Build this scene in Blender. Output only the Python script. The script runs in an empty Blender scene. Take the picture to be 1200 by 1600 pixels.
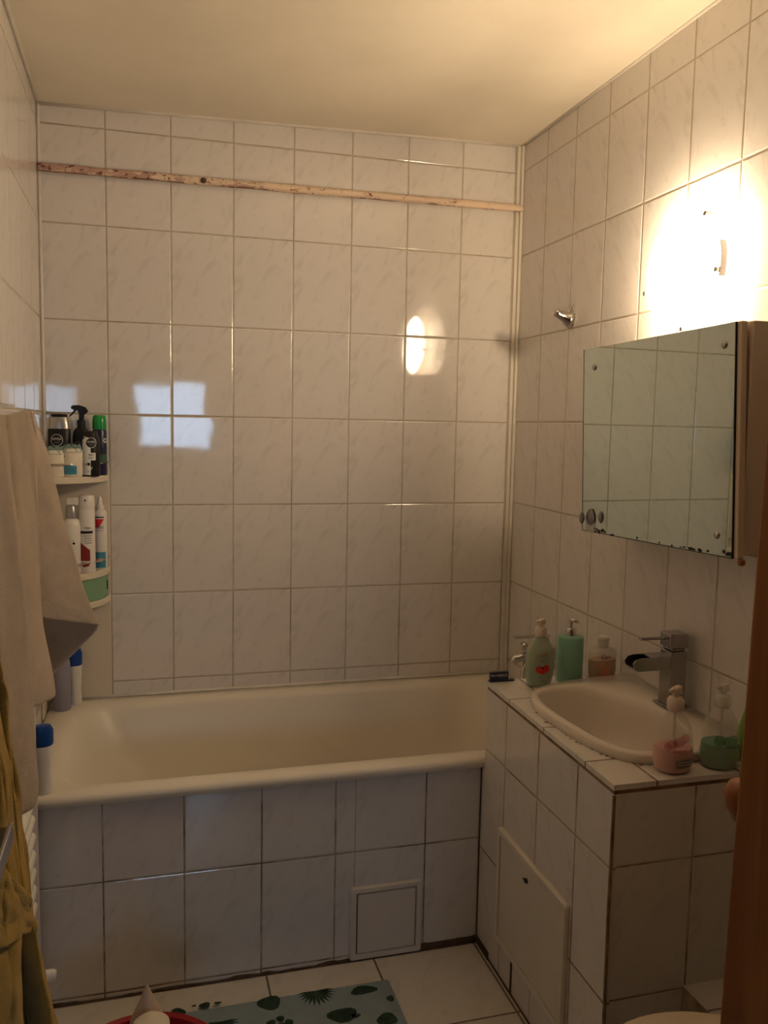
import bpy, bmesh, math, random
from mathutils import Vector, Matrix, noise
random.seed(7)
PI = math.pi
S = bpy.context.scene
COL = S.collection

# ------------------------------------------------------------------ camera
F = 1322.866390006794
O = Vector((0.3182734973778864, -2.9055641262694785, 1.478927897648108))
M = Matrix(((0.9630525169104474, -0.2686294431982858, 0.019185200531436897),
            (-0.00871095725382985, -0.10227092660851313, -0.994718440964255),
            (0.26917274917081496, 0.9577989767261265, -0.10083229287391259)))
MT = M.transposed()
cam = bpy.data.cameras.new('camera')
camo = bpy.data.objects.new('camera', cam)
COL.objects.link(camo)
R = Matrix((M[0], -M[1], -M[2])).transposed()
camo.matrix_world = Matrix.Translation(O) @ R.to_4x4()
cam.sensor_fit = 'VERTICAL'
cam.sensor_height = 36.0
cam.lens = F / 1600 * 36
cam.clip_start = 0.01
S.camera = camo

def at(x, y, ax, v):
    """world point seen at photo pixel (x, y) on the plane where axis ax equals v"""
    d = MT @ Vector(((x - 600) / F, (y - 800) / F, 1.0))
    return O + d * ((v - O[ax]) / d[ax])

# ------------------------------------------------------------------ materials
def newmat(name):
    m = bpy.data.materials.new(name)
    m.use_nodes = True
    nt = m.node_tree
    b = nt.nodes['Principled BSDF']
    return m, nt, b

def N(nt, t, **k):
    n = nt.nodes.new(t)
    for a, v in k.items():
        setattr(n, a, v)
    return n

def math_(nt, op, a, b=None, c=None, clamp=False):
    n = nt.nodes.new('ShaderNodeMath')
    n.operation = op
    n.use_clamp = clamp
    for i, v in enumerate((a, b, c)):
        if v is None:
            continue
        if isinstance(v, (int, float)):
            n.inputs[i].default_value = v
        else:
            nt.links.new(v, n.inputs[i])
    return n.outputs[0]

def mixc(nt, f, a, b):
    n = nt.nodes.new('ShaderNodeMix')
    n.data_type = 'RGBA'
    for sock, v in ((n.inputs[0], f), (n.inputs[6], a), (n.inputs[7], b)):
        if isinstance(v, (int, float)):
            sock.default_value = v
        elif isinstance(v, (tuple, list)):
            sock.default_value = (v[0], v[1], v[2], 1)
        else:
            nt.links.new(v, sock)
    return n.outputs[2]

def noise_(nt, vec, scale, detail=3, rough=.5, dist=0):
    n = nt.nodes.new('ShaderNodeTexNoise')
    n.inputs['Scale'].default_value = scale
    n.inputs['Detail'].default_value = detail
    n.inputs['Roughness'].default_value = rough
    n.inputs['Distortion'].default_value = dist
    if vec is not None:
        nt.links.new(vec, n.inputs['Vector'])
    return n.outputs[0]

def ramp(nt, v, lo, hi):
    n = nt.nodes.new('ShaderNodeMapRange')
    n.interpolation_type = 'SMOOTHSTEP'
    n.inputs[1].default_value = lo
    n.inputs[2].default_value = hi
    nt.links.new(v, n.inputs[0])
    return n.outputs[0]

def plain(name, col, rough=.5, metal=0, bump=0, bscale=60, var=0.0, vscale=8, coat=0, trans=0, alpha=1, ior=1.45, sheen=0, spec=.5):
    m, nt, b = newmat(name)
    tc = N(nt, 'ShaderNodeTexCoord').outputs['Object']
    f = noise_(nt, tc, vscale, 4)
    k = ramp(nt, f, .3, .75)
    c2 = tuple(max(0, c * (1 - var)) for c in col)
    nt.links.new(mixc(nt, k, col, c2), b.inputs['Base Color'])
    b.inputs['Roughness'].default_value = rough
    b.inputs['Metallic'].default_value = metal
    b.inputs['Coat Weight'].default_value = coat
    b.inputs['Transmission Weight'].default_value = trans
    b.inputs['Alpha'].default_value = alpha
    b.inputs['IOR'].default_value = ior
    b.inputs['Sheen Weight'].default_value = sheen
    b.inputs['Specular IOR Level'].default_value = spec
    if bump:
        bn = N(nt, 'ShaderNodeBump')
        bn.inputs['Strength'].default_value = bump
        bn.inputs['Distance'].default_value = .004
        nt.links.new(noise_(nt, tc, bscale, 3), bn.inputs['Height'])
        nt.links.new(bn.outputs[0], b.inputs['Normal'])
    return m

def tile(name, ua, va, u0, v0, tw, th, gw=.0040, base=(.74, .70, .67), vein=(.50, .47, .45), grout=(.45, .38, .29),
         dirt=(.16, .10, .06), dirty=.35, rough=.045, tilt=.009, vs=1.0, wave=.035, spec=.9, veinamt=.42):
    m, nt, b = newmat(name)
    L = nt.links.new
    pos = N(nt, 'ShaderNodeNewGeometry')
    sep = N(nt, 'ShaderNodeSeparateXYZ')
    L(pos.outputs['Position'], sep.inputs[0])
    def cell(axis, o, w):
        t = math_(nt, 'DIVIDE', math_(nt, 'SUBTRACT', sep.outputs[axis], o), w)
        fl = math_(nt, 'FLOOR', t)
        fr = math_(nt, 'SUBTRACT', t, fl)
        e = math_(nt, 'MULTIPLY', math_(nt, 'MINIMUM', fr, math_(nt, 'SUBTRACT', 1.0, fr)), w)
        return fl, math_(nt, 'MULTIPLY', fr, w), e
    iu, fu, eu = cell(ua, u0, tw)
    iv, fv, ev = cell(va, v0, th)
    edge = math_(nt, 'MINIMUM', eu, ev)
    wob = noise_(nt, pos.outputs['Position'], 40, 2)
    edge2 = math_(nt, 'ADD', edge, math_(nt, 'MULTIPLY', math_(nt, 'SUBTRACT', wob, .5), .0015))
    g = math_(nt, 'SUBTRACT', 1.0, ramp(nt, edge2, gw * .35, gw * .65))
    # the same print on every tile, turned with a little offset
    loc = N(nt, 'ShaderNodeCombineXYZ')
    L(math_(nt, 'SUBTRACT', fu, math_(nt, 'MULTIPLY', fv, .75)), loc.inputs[0])
    L(math_(nt, 'MULTIPLY', math_(nt, 'ADD', fv, math_(nt, 'MULTIPLY', fu, .75)), .42), loc.inputs[1])
    n1 = noise_(nt, loc.outputs[0], 17 * vs, 5, .62, .9)
    n2 = noise_(nt, loc.outputs[0], 48 * vs, 3, .6, 1.5)
    k1 = math_(nt, 'MULTIPLY', ramp(nt, n1, .46, .72), veinamt)
    k2 = math_(nt, 'MULTIPLY', ramp(nt, n2, .60, .74), veinamt * .55)
    k = math_(nt, 'MAXIMUM', k1, k2)
    rnd = N(nt, 'ShaderNodeTexWhiteNoise')
    rnd.noise_dimensions = '3D'
    cc = N(nt, 'ShaderNodeCombineXYZ')
    L(iu, cc.inputs[0]); L(iv, cc.inputs[1]); cc.inputs[2].default_value = u0 + ua * 3.1
    L(cc.outputs[0], rnd.inputs['Vector'])
    col = mixc(nt, k, base, vein)
    # grime in the joints
    dn = noise_(nt, pos.outputs['Position'], 7, 4, .65)
    dk = math_(nt, 'MULTIPLY', ramp(nt, dn, .50 - .2 * dirty, .74 - .2 * dirty), min(1, dirty * 2))
    gcol = mixc(nt, dk, grout, dirt)
    L(mixc(nt, g, col, gcol), b.inputs['Base Color'])
    L(math_(nt, 'ADD', math_(nt, 'MULTIPLY', g, .6), rough), b.inputs['Roughness'])
    b.inputs['Specular IOR Level'].default_value = spec
    # each tile sits at a slightly different angle
    sub = N(nt, 'ShaderNodeVectorMath', operation='SUBTRACT')
    L(rnd.outputs['Color'], sub.inputs[0]); sub.inputs[1].default_value = (.5, .5, .5)
    sc = N(nt, 'ShaderNodeVectorMath', operation='SCALE')
    L(sub.outputs[0], sc.inputs[0]); sc.inputs['Scale'].default_value = tilt
    ad = N(nt, 'ShaderNodeVectorMath', operation='ADD')
    L(pos.outputs['Normal'], ad.inputs[0]); L(sc.outputs[0], ad.inputs[1])
    nm = N(nt, 'ShaderNodeVectorMath', operation='NORMALIZE')
    L(ad.outputs[0], nm.inputs[0])
    b1 = N(nt, 'ShaderNodeBump')
    b1.inputs['Strength'].default_value = wave
    b1.inputs['Distance'].default_value = .01
    L(noise_(nt, pos.outputs['Position'], 9, 1), b1.inputs['Height'])
    L(nm.outputs[0], b1.inputs['Normal'])
    b2 = N(nt, 'ShaderNodeBump')
    b2.inputs['Strength'].default_value = .8
    b2.inputs['Distance'].default_value = .0015
    L(math_(nt, 'SUBTRACT', 1.0, ramp(nt, math_(nt, 'SUBTRACT', gw * 1.3, edge2), 0, gw * 1.1)), b2.inputs['Height'])
    L(b1.outputs[0], b2.inputs['Normal'])
    L(b2.outputs[0], b.inputs['Normal'])
    return m

def emit(name, col, strength):
    m, nt, b = newmat(name)
    nt.nodes.remove(b)
    e = N(nt, 'ShaderNodeEmission')
    e.inputs[0].default_value = (*col, 1)
    e.inputs[1].default_value = strength
    nt.links.new(e.outputs[0], nt.nodes['Material Output'].inputs[0])
    return m

RH = .29677
m_back = tile('tile_back', 0, 2, 0.0, 2.390, .2, RH, dirty=.25)
m_side = tile('tile_side', 1, 2, 0.0, 2.3935, .2, RH, dirty=.2, tilt=.01)
m_left = tile('tile_left', 1, 2, 0.0, 2.3935, .2, RH, dirty=.1, tilt=.004, wave=.02)
m_apron_a = tile('tile_apron', 0, 2, .002, .315, .2003, .300, dirty=.5, base=(.72, .69, .67))
m_apron_b = tile('tile_apron_right', 0, 2, .857, .315, .204, .300, dirty=.5, base=(.72, .69, .67))
m_van_side = tile('tile_vanity_side', 1, 2, -.912, .585, .192, .295, dirty=.6)
m_van_front = tile('tile_vanity_front', 0, 2, 1.418, .588, .193, .293, dirty=.6)
m_van_top = tile('tile_vanity_top', 0, 1, 1.322, -.93, .2, .2, dirty=.9, base=(.78, .74, .70), grout=(.3, .22, .14), gw=.004, rough=.12)
m_floor = tile('tile_floor', 0, 1, .017, -1.06, .2995, .300, gw=.005, base=(.70, .65, .58), vein=(.45, .42, .37), grout=(.13, .09, .06),
               dirty=.7, rough=.22, vs=.8, tilt=.006, veinamt=.4)
m_edge = plain('mortar_edge', (.34, .23, .14), .85, bump=.5, bscale=120, var=.6, vscale=22)
m_grime = plain('grimy_joint', (.11, .07, .042), .9, bump=.6, bscale=90, var=.6, vscale=14)
m_ceil = plain('ceiling_paint', (.86, .785, .655), .75, bump=.05, bscale=20, var=.12, vscale=2.2)
m_caulk = plain('white_caulk', (.78, .72, .64), .4, bump=.15, bscale=60, var=.15, vscale=9)
m_enamel = plain('tub_enamel', (.80, .735, .63), .34, var=.06, vscale=3)
m_ceramic = plain('sink_ceramic', (.80, .72, .635), .12, var=.05, vscale=5, coat=.4)
m_hatch = plain('hatch_plastic', (.72, .66, .58), .38, var=.06)
m_chrome = plain('chrome', (.62, .60, .58), .12, metal=1)
m_brushed = plain('brushed_chrome', (.42, .40, .40), .26, metal=1, var=.1)
m_mirror = plain('mirror_glass', (.62, .70, .64), .02, metal=1)
m_black = plain('black_gap', (.015, .012, .01), .7)
m_cab = plain('cream_laminate', (.66, .54, .42), .4, var=.06)
m_plastic_w = plain('white_plastic', (.78, .74, .70), .3)
m_cream_pl = plain('cream_plastic', (.72, .64, .52), .35, var=.05)
m_blackpl = plain('black_plastic', (.010, .010, .011), .42, spec=.35)
m_silver = plain('silver_plastic', (.42, .40, .38), .3, metal=.6)
m_greencap = plain('green_plastic', (.01, .28, .05), .25)
m_navy = plain('navy_plastic', (.02, .022, .06), .3)
m_green_d = plain('green_drawer', (.20, .36, .23), .35)
m_greenslot = plain('dark_green', (.03, .10, .05), .5)
m_white = plain('white_print', (.85, .85, .83), .45)
m_grey_pr = plain('grey_print', (.20, .20, .20), .45)
m_blackpr = plain('black_print', (.015, .015, .02), .45)
m_redpr = plain('red_print', (.65, .03, .025), .4)
m_maroon = plain('maroon_print', (.25, .02, .02), .4)
m_tealpr = plain('teal_print', (.06, .28, .40), .4)
m_peachpr = plain('peach_print', (.75, .30, .20), .4)
m_bluepr = plain('blue_print', (.04, .22, .42), .4)
m_lav = plain('lavender_plastic', (.30, .28, .36), .4)
m_bluecap = plain('blue_plastic', (.01, .06, .28), .3)
m_towel = plain('beige_terry', (.60, .47, .35), .95, bump=.9, bscale=650, var=.12, vscale=30, sheen=.25)
m_yellow = plain('yellow_terry', (.58, .36, .05), .95, bump=.8, bscale=800, var=.25, vscale=35, sheen=.25)
m_rad = plain('radiator_enamel', (.85, .82, .76), .25)
m_red = plain('red_plastic', (.33, .008, .014), .3)
m_palecone = plain('pale_plastic', (.72, .60, .50), .4)
m_conepl = plain('beige_plastic', (.58, .44, .33), .45)
m_toilet = plain('toilet_ceramic', (.80, .70, .55), .2, coat=.3)
m_hall = plain('hall_paint', (.10, .085, .07), .8, var=.05)
m_hallfloor = plain('hall_floor', (.10, .06, .04), .5, var=.2)
m_steel = plain('steel_shelf', (.12, .11, .10), .22, metal=1)
m_liq_w = plain('milky_soap', (.55, .66, .50), .3, var=.25, vscale=30)
m_frost = plain('frosted_green', (.25, .50, .38), .28, var=.08)
m_cien = plain('amber_soap', (.60, .33, .19), .3, var=.2, vscale=20)
m_pinkliq = plain('pink_soap', (.80, .38, .36), .3, var=.1)
m_pinkpr = plain('pink_print', (.72, .22, .22), .4, alpha=.45)
m_greenliq = plain('green_soap', (.01, .26, .14), .25)
m_greenpr = plain('green_print', (.10, .25, .09), .4, alpha=.45)
m_lime = plain('lime_print', (.22, .42, .07), .4)
m_clear = plain('clear_plastic', (.80, .74, .64), .14, alpha=.30)
m_milk = plain('milky_plastic', (.52, .60, .46), .2, alpha=.62)
m_clear2 = plain('clear_pump', (.72, .72, .62), .2, alpha=.45)
m_wrap = plain('clear_wrap', (.35, .50, .52), .12, alpha=.4)
m_cotton = plain('cotton', (.80, .72, .60), .9, bump=.4, bscale=90)
m_lampglass = emit('lit_lamp_glass', (1.0, .77, .50), 60)
m_bulb = emit('lit_bulb', (1.0, .76, .48), 850)
m_window = emit('daylight_pane', (.48, .71, 1.0), 10)
m_fadegrey = plain('grey_sticker', (.30, .28, .31), .45)
m_ruglt = plain('mat_fabric', (.27, .34, .36), .9, bump=.5, bscale=300, var=.12, vscale=20)
m_rugdk = plain('mat_leaf_print', (.030, .065, .040), .9, bump=.5, bscale=300, var=.6, vscale=60)

def wood():
    m, nt, b = newmat('pine_wood')
    tc = N(nt, 'ShaderNodeTexCoord').outputs['Object']
    mp = N(nt, 'ShaderNodeMapping')
    mp.inputs['Scale'].default_value = (30, 30, 1.6)
    nt.links.new(tc, mp.inputs[0])
    k = ramp(nt, noise_(nt, mp.outputs[0], 1.2, 5, .6, .6), .3, .7)
    mp2 = N(nt, 'ShaderNodeMapping')
    mp2.inputs['Scale'].default_value = (9, 9, 5)
    nt.links.new(tc, mp2.inputs[0])
    kn = ramp(nt, noise_(nt, mp2.outputs[0], 1.0, 2), .68, .76)
    c = mixc(nt, k, (.36, .130, .028), (.25, .075, .014))
    nt.links.new(mixc(nt, kn, c, (.16, .05, .015)), b.inputs['Base Color'])
    b.inputs['Roughness'].default_value = .35
    return m
m_wood = wood()

def peeling():
    m, nt, b = newmat('peeling_paint')
    tc = N(nt, 'ShaderNodeTexCoord').outputs['Object']
    mp = N(nt, 'ShaderNodeMapping')
    mp.inputs['Scale'].default_value = (10, 26, 26)
    nt.links.new(tc, mp.inputs[0])
    sep = N(nt, 'ShaderNodeSeparateXYZ')
    nt.links.new(tc, sep.inputs[0])
    bias = math_(nt, 'MULTIPLY', math_(nt, 'MINIMUM', sep.outputs[0], .8), -.19)          # the left end has lost most of its paint
    f = math_(nt, 'ADD', noise_(nt, mp.outputs[0], 1.0, 6, .7, .3), bias)
    a = ramp(nt, f, .42, .47)
    mp3 = N(nt, 'ShaderNodeMapping')
    mp3.inputs['Scale'].default_value = (60, 90, 90)
    nt.links.new(tc, mp3.inputs[0])
    s = ramp(nt, math_(nt, 'ADD', noise_(nt, mp3.outputs[0], 1.0, 4, .7), math_(nt, 'MULTIPLY', sep.outputs[0], -.06)), .54, .60)
    c = mixc(nt, a, (.80, .62, .46), (.52, .33, .27))
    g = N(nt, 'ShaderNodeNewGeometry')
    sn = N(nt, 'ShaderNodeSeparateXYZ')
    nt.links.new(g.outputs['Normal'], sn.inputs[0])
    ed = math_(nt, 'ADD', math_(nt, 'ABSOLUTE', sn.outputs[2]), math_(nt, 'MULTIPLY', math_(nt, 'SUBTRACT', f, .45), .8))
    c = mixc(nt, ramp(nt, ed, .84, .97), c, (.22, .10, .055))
    nt.links.new(mixc(nt, s, c, (.16, .04, .02)), b.inputs['Base Color'])
    b.inputs['Roughness'].default_value = .6
    bn = N(nt, 'ShaderNodeBump')
    bn.inputs['Strength'].default_value = .6
    bn.inputs['Distance'].default_value = .002
    nt.links.new(math_(nt, 'SUBTRACT', 1.0, a), bn.inputs['Height'])
    nt.links.new(bn.outputs[0], b.inputs['Normal'])
    return m
m_peel = peeling()

# ------------------------------------------------------------------ mesh helpers
class MB:
    def __init__(s):
        s.v = []; s.f = []; s.m = []; s.mi = 0
    def add(s, vs, fs):
        o = len(s.v)
        s.v += [Vector(v) for v in vs]
        s.f += [tuple(i + o for i in f) for f in fs]
        s.m += [s.mi] * len(fs)
        return s
    def box(s, a, b):
        x0, y0, z0 = a; x1, y1, z1 = b
        x0, x1 = sorted((x0, x1)); y0, y1 = sorted((y0, y1)); z0, z1 = sorted((z0, z1))
        return s.add([(x0, y0, z0), (x1, y0, z0), (x1, y1, z0), (x0, y1, z0), (x0, y0, z1), (x1, y0, z1), (x1, y1, z1), (x0, y1, z1)],
                     [(0, 3, 2, 1), (4, 5, 6, 7), (0, 1, 5, 4), (1, 2, 6, 5), (2, 3, 7, 6), (3, 0, 4, 7)])
    def rings(s, rs, cap0=True, cap1=True, loop=True):
        n = len(rs[0]); o = len(s.v)
        for r in rs:
            s.v += [Vector(p) for p in r]
        fs = []
        for i in range(len(rs) - 1):
            for j in range(n if loop else n - 1):
                k = (j + 1) % n
                fs.append((o + i * n + j, o + i * n + k, o + (i + 1) * n + k, o + (i + 1) * n + j))
        if cap0: fs.append(tuple(o + j for j in reversed(range(n))))
        if cap1: fs.append(tuple(o + (len(rs) - 1) * n + j for j in range(n)))
        s.f += fs; s.m += [s.mi] * len(fs)
        return s
    def lathe(s, prof, c, n=32, sx=1, sy=1, rot=0, axis='Z', cap=True, lean=(0, 0)):
        rs = []
        for r, h in prof:
            ring = []
            for k in range(n):
                a = 2 * PI * k / n
                x, y = r * sx * math.cos(a), r * sy * math.sin(a)
                x, y = x * math.cos(rot) - y * math.sin(rot), x * math.sin(rot) + y * math.cos(rot)
                x += lean[0] * h; y += lean[1] * h
                if axis == 'Z': p = (c[0] + x, c[1] + y, c[2] + h)
                elif axis == 'X': p = (c[0] + h, c[1] + x, c[2] + y)
                else: p = (c[0] + x, c[1] + h, c[2] - y)
                ring.append(p)
            rs.append(ring)
        return s.rings(rs, cap, cap)
    def cyl(s, a, b, r, r2=None, n=16):
        a = Vector(a); b = Vector(b); d = (b - a).normalized()
        u = d.orthogonal().normalized(); w = d.cross(u)
        r2 = r if r2 is None else r2
        return s.rings([[p + (u * math.cos(2 * PI * k / n) + w * math.sin(2 * PI * k / n)) * q for k in range(n)] for p, q in ((a, r), (b, r2))])
    def tube(s, pts, r, n=10):
        pts = [Vector(p) for p in pts]; rs = []; prev = None
        for i, p in enumerate(pts):
            d = (pts[min(i + 1, len(pts) - 1)] - pts[max(i - 1, 0)]).normalized()
            u = d.orthogonal().normalized() if prev is None else (prev - d * prev.dot(d)).normalized()
            prev = u; w = d.cross(u)
            q = r[i] if isinstance(r, (list, tuple)) else r
            rs.append([p + (u * math.cos(2 * PI * k / n) + w * math.sin(2 * PI * k / n)) * q for k in range(n)])
        return s.rings(rs)
    def prism(s, poly, z0, z1):
        return s.rings([[(x, y, z0) for x, y in poly], [(x, y, z1) for x, y in poly]])
    def build(s, name, mat, parent=None, smooth=False, bevel=0, seg=2, recalc=True):
        o_ = Vector((0, 0, 0)); p = parent
        while p is not None:
            o_ += p.location; p = p.parent
        me = bpy.data.meshes.new(name)
        me.from_pydata([v - o_ for v in s.v], [], s.f)
        mats = mat if isinstance(mat, (list, tuple)) else [mat]
        for q in mats: me.materials.append(q)
        for i, pl in enumerate(me.polygons):
            pl.material_index = s.m[i]
        if recalc:
            bm = bmesh.new(); bm.from_mesh(me)
            bmesh.ops.recalc_face_normals(bm, faces=bm.faces)
            bm.to_mesh(me); bm.free()
        if smooth:
            for pl in me.polygons: pl.use_smooth = True
        ob = bpy.data.objects.new(name, me)
        COL.objects.link(ob)
        if parent is not None: ob.parent = parent
        if bevel:
            md = ob.modifiers.new('bevel', 'BEVEL'); md.width = bevel; md.segments = seg; md.limit_method = 'ANGLE'; md.angle_limit = .6
            for pl in me.polygons: pl.use_smooth = True
            me.set_sharp_from_angle(angle=.7) if not smooth else None
        elif smooth == 'auto':
            me.set_sharp_from_angle(angle=.7)
        return ob

def thing(name, label, cat, loc, group=None):
    o = bpy.data.objects.new(name, None)
    COL.objects.link(o)
    o.empty_display_size = .05
    o.location = loc
    o['label'] = label; o['category'] = cat
    if group: o['group'] = group
    return o
def tag(o, label, cat, group=None):
    o['label'] = label; o['category'] = cat
    if group: o['group'] = group
    return o
def struct(o):
    o['kind'] = 'structure'
    return o
def B(a, b): return MB().box(a, b)

# text and print that follows the curve of a bottle
def text_mesh(t, size):
    cu = bpy.data.curves.new('t', 'FONT'); cu.body = t; cu.size = size
    cu.align_x = 'CENTER'; cu.align_y = 'CENTER'; cu.resolution_u = 2
    ob = bpy.data.objects.new('t', cu); COL.objects.link(ob)
    bpy.context.view_layer.update()
    me = bpy.data.meshes.new_from_object(ob.evaluated_get(bpy.context.evaluated_depsgraph_get()))
    vs = [v.co.copy() for v in me.vertices]; fs = [tuple(p.vertices) for p in me.polygons]
    bpy.data.objects.remove(ob); bpy.data.curves.remove(cu); bpy.data.meshes.remove(me)
    return vs, fs

class Wrap:
    """maps (u across, v up) onto an upright ellipse section of radius rf(v)"""
    def __init__(s, c, rf, sx=1, sy=1, rot=0, a0=None, off=.0006):
        s.c = c; s.rf = rf; s.sx = sx; s.sy = sy; s.rot = rot; s.off = off
        s.a0 = -PI / 2 - .2 if a0 is None else a0
    def p(s, u, v, extra=0):
        r = s.rf(v)
        a = s.a0 - s.rot + u / (r * max(s.sx, s.sy))
        x, y = (r * s.sx + s.off + extra) * math.cos(a), (r * s.sy + s.off + extra) * math.sin(a)
        return (s.c[0] + x * math.cos(s.rot) - y * math.sin(s.rot), s.c[1] + x * math.sin(s.rot) + y * math.cos(s.rot), s.c[2] + v)
    def rect(s, mb, u0, u1, v0, v1, n=8, k=2, extra=0):
        vs = []; fs = []
        for j in range(k + 1):
            for i in range(n + 1):
                vs.append(s.p(u0 + (u1 - u0) * i / n, v0 + (v1 - v0) * j / k, extra))
        for j in range(k):
            for i in range(n):
                a = j * (n + 1) + i
                fs.append((a, a + 1, a + n + 2, a + n + 1))
        mb.add(vs, fs)
    def quad(s, mb, pts, n=8, extra=0):
        # pts: lower-left, lower-right, upper-right, upper-left
        vs = []; fs = []
        for j in range(n + 1):
            for i in range(n + 1):
                a = i / n; b = j / n
                u = (1 - b) * ((1 - a) * pts[0][0] + a * pts[1][0]) + b * ((1 - a) * pts[3][0] + a * pts[2][0])
                v = (1 - b) * ((1 - a) * pts[0][1] + a * pts[1][1]) + b * ((1 - a) * pts[3][1] + a * pts[2][1])
                vs.append(s.p(u, v, extra))
        for j in range(n):
            for i in range(n):
                q = j * (n + 1) + i
                fs.append((q, q + 1, q + n + 2, q + n + 1))
        mb.add(vs, fs)
    def disc(s, mb, u, v, r, r0=0, n=24, k=4, sv=1, extra=0):
        vs = []; fs = []
        for j in range(k + 1):
            q = r0 + (r - r0) * j / k
            for i in range(n):
                a = 2 * PI * i / n
                vs.append(s.p(u + q * math.cos(a), v + sv * q * math.sin(a), extra))
        for j in range(k):
            for i in range(n):
                i2 = (i + 1) % n
                fs.append((j * n + i, j * n + i2, (j + 1) * n + i2, (j + 1) * n + i))
        mb.add(vs, fs)
    def text(s, mb, t, size, u, v, extra=.0002, st=1):
        vs, fs = text_mesh(t, size)
        mb.add([s.p(u + q.x * st, v + q.y, extra) for q in vs], fs)

def interp(prof):
    def f(z):
        for (r0, z0), (r1, z1) in zip(prof, prof[1:]):
            if z0 <= z <= z1 and z1 > z0:
                return r0 + (r1 - r0) * (z - z0) / (z1 - z0)
        return prof[-1][0]
    return f

# ------------------------------------------------------------------ the room
XR = 1.627; YF = -2.80
def quadobj(name, pts, mat):
    return struct(MB().add(pts, [(0, 1, 2, 3)]).build(name, mat, recalc=False))
def slab(name, a, b, mat):
    return struct(B(a, b).build(name, mat))
slab('floor', (-.06, YF - .06, -.05), (XR + .06, .06, 0), m_floor)
slab('wall_back', (-.06, 0, -.05), (XR + .06, .06, 2.60), m_back)
slab('wall_right', (XR, YF, -.05), (XR + .06, 0, 2.60), m_side)
slab('wall_left', (-.06, YF, -.05), (0, 0, 2.60), m_left)
w = MB().box((-.06, YF - .06, 0), (.10, YF, 2.60)).box((1.30, YF - .06, 0), (XR + .06, YF, 2.60)).box((.10, YF - .06, 2.06), (1.30, YF, 2.60))
struct(w.build('wall_front', m_hall))
cl = [(-.02, .02, 2.447), (XR + .02, .02, 2.487), (XR + .02, YF - .02, 2.500), (-.02, YF - .02, 2.520)]
struct(MB().rings([cl, [(x, y, z + .08) for x, y, z in cl]]).build('ceiling', m_ceil))
# hall behind the camera with its daylight window
h = MB().box((-1.0, -5.7, -.05), (2.2, YF - .06, 0))
struct(h.build('floor', m_hallfloor))
struct(B((-1.0, -5.7, 2.52), (2.2, YF - .06, 2.58)).build('ceiling', m_hall))
struct(B((-1.06, -5.7, 0), (-1.0, YF - .06, 2.52)).build('wall_left', m_hall))
struct(B((2.2, -5.7, 0), (2.26, YF - .06, 2.52)).build('wall_right', m_hall))
struct(MB().box((-1.0, YF - .06, 0), (-.06, YF - .02, 2.52)).box((XR + .06, YF - .06, 0), (2.2, YF - .02, 2.52)).build('wall_front', m_hall))
WX0, WX1, WZ0, WZ1 = -.12, .93, 1.24, 1.88
struct(MB().box((-1, -5.76, 0), (WX0, -5.7, 2.52)).box((WX1, -5.76, 0), (2.2, -5.7, 2.52)).box((WX0, -5.76, 0), (WX1, -5.7, WZ0))
       .box((WX0, -5.76, WZ1), (WX1, -5.7, 2.52)).build('wall_far', m_hall))
wf = MB().box((WX0, -5.74, WZ0), (WX0 + .04, -5.69, WZ1)).box((WX1 - .04, -5.74, WZ0), (WX1, -5.69, WZ1)).box((WX0, -5.74, WZ0), (WX1, -5.69, WZ0 + .04)) \
    .box((WX0, -5.74, WZ1 - .04), (WX1, -5.69, WZ1)).box((.0, -5.74, WZ0), (.24, -5.69, WZ1))  # broad middle post is added, standing in for a person blocking the daylight
win = struct(wf.build('window_1', m_plastic_w))
struct(B((WX0 + .01, -5.745, WZ0 + .01), (WX1 - .01, -5.742, WZ1 - .01)).build('glass_pane', m_window, win))

# trims: corner strips, ceiling bead, caulk
def struct_t(o, n=[0]):
    return struct(o)
struct(B((1.603, -.009, .56), (XR, 0, 2.485)).build('trim_1', m_caulk, bevel=.003))
struct(B((1.615, -.022, .56), (XR, -.009, 2.484)).build('trim_2', m_caulk, bevel=.005))
struct(B((0, -.010, .56), (.010, 0, 2.447)).build('trim_3', m_caulk, bevel=.004))
struct(MB().tube([(0.0, -.004, 2.447), (.4, -.005, 2.457), (.8, -.004, 2.467), (1.2, -.005, 2.477), (1.61, -.004, 2.485)], .007).build('trim_4', m_caulk, smooth=True))
struct(MB().tube([(1.623, -.01, 2.486), (1.624, -.8, 2.491), (1.623, -1.6, 2.494)], .005).build('trim_5', m_caulk, smooth=True))
struct(MB().tube([(.004, -.01, 2.448), (.005, -.8, 2.468), (.004, -1.6, 2.486)], .006).build('trim_6', m_caulk, smooth=True))

# low boxed-in pipe casing on the left wall with a white corner profile
cx = at(57.0, 1250, 1, -.80).x
struct(B((0, -1.04, 0), (cx, -.802, .84)).build('pipe_casing', m_side))
struct(B((cx - .004, -.808, 0), (cx + .002, -.800, .84)).build('trim_7', m_caulk, bevel=.001))
# raised boxed ledge along the right wall
struct(B((1.412, YF, 0), (XR, -1.442, .30)).build('pipe_ledge', tile('tile_ledge', 0, 1, 1.412, -1.527, .3, .3, dirty=.6, base=(.72, .68, .64))))

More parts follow.
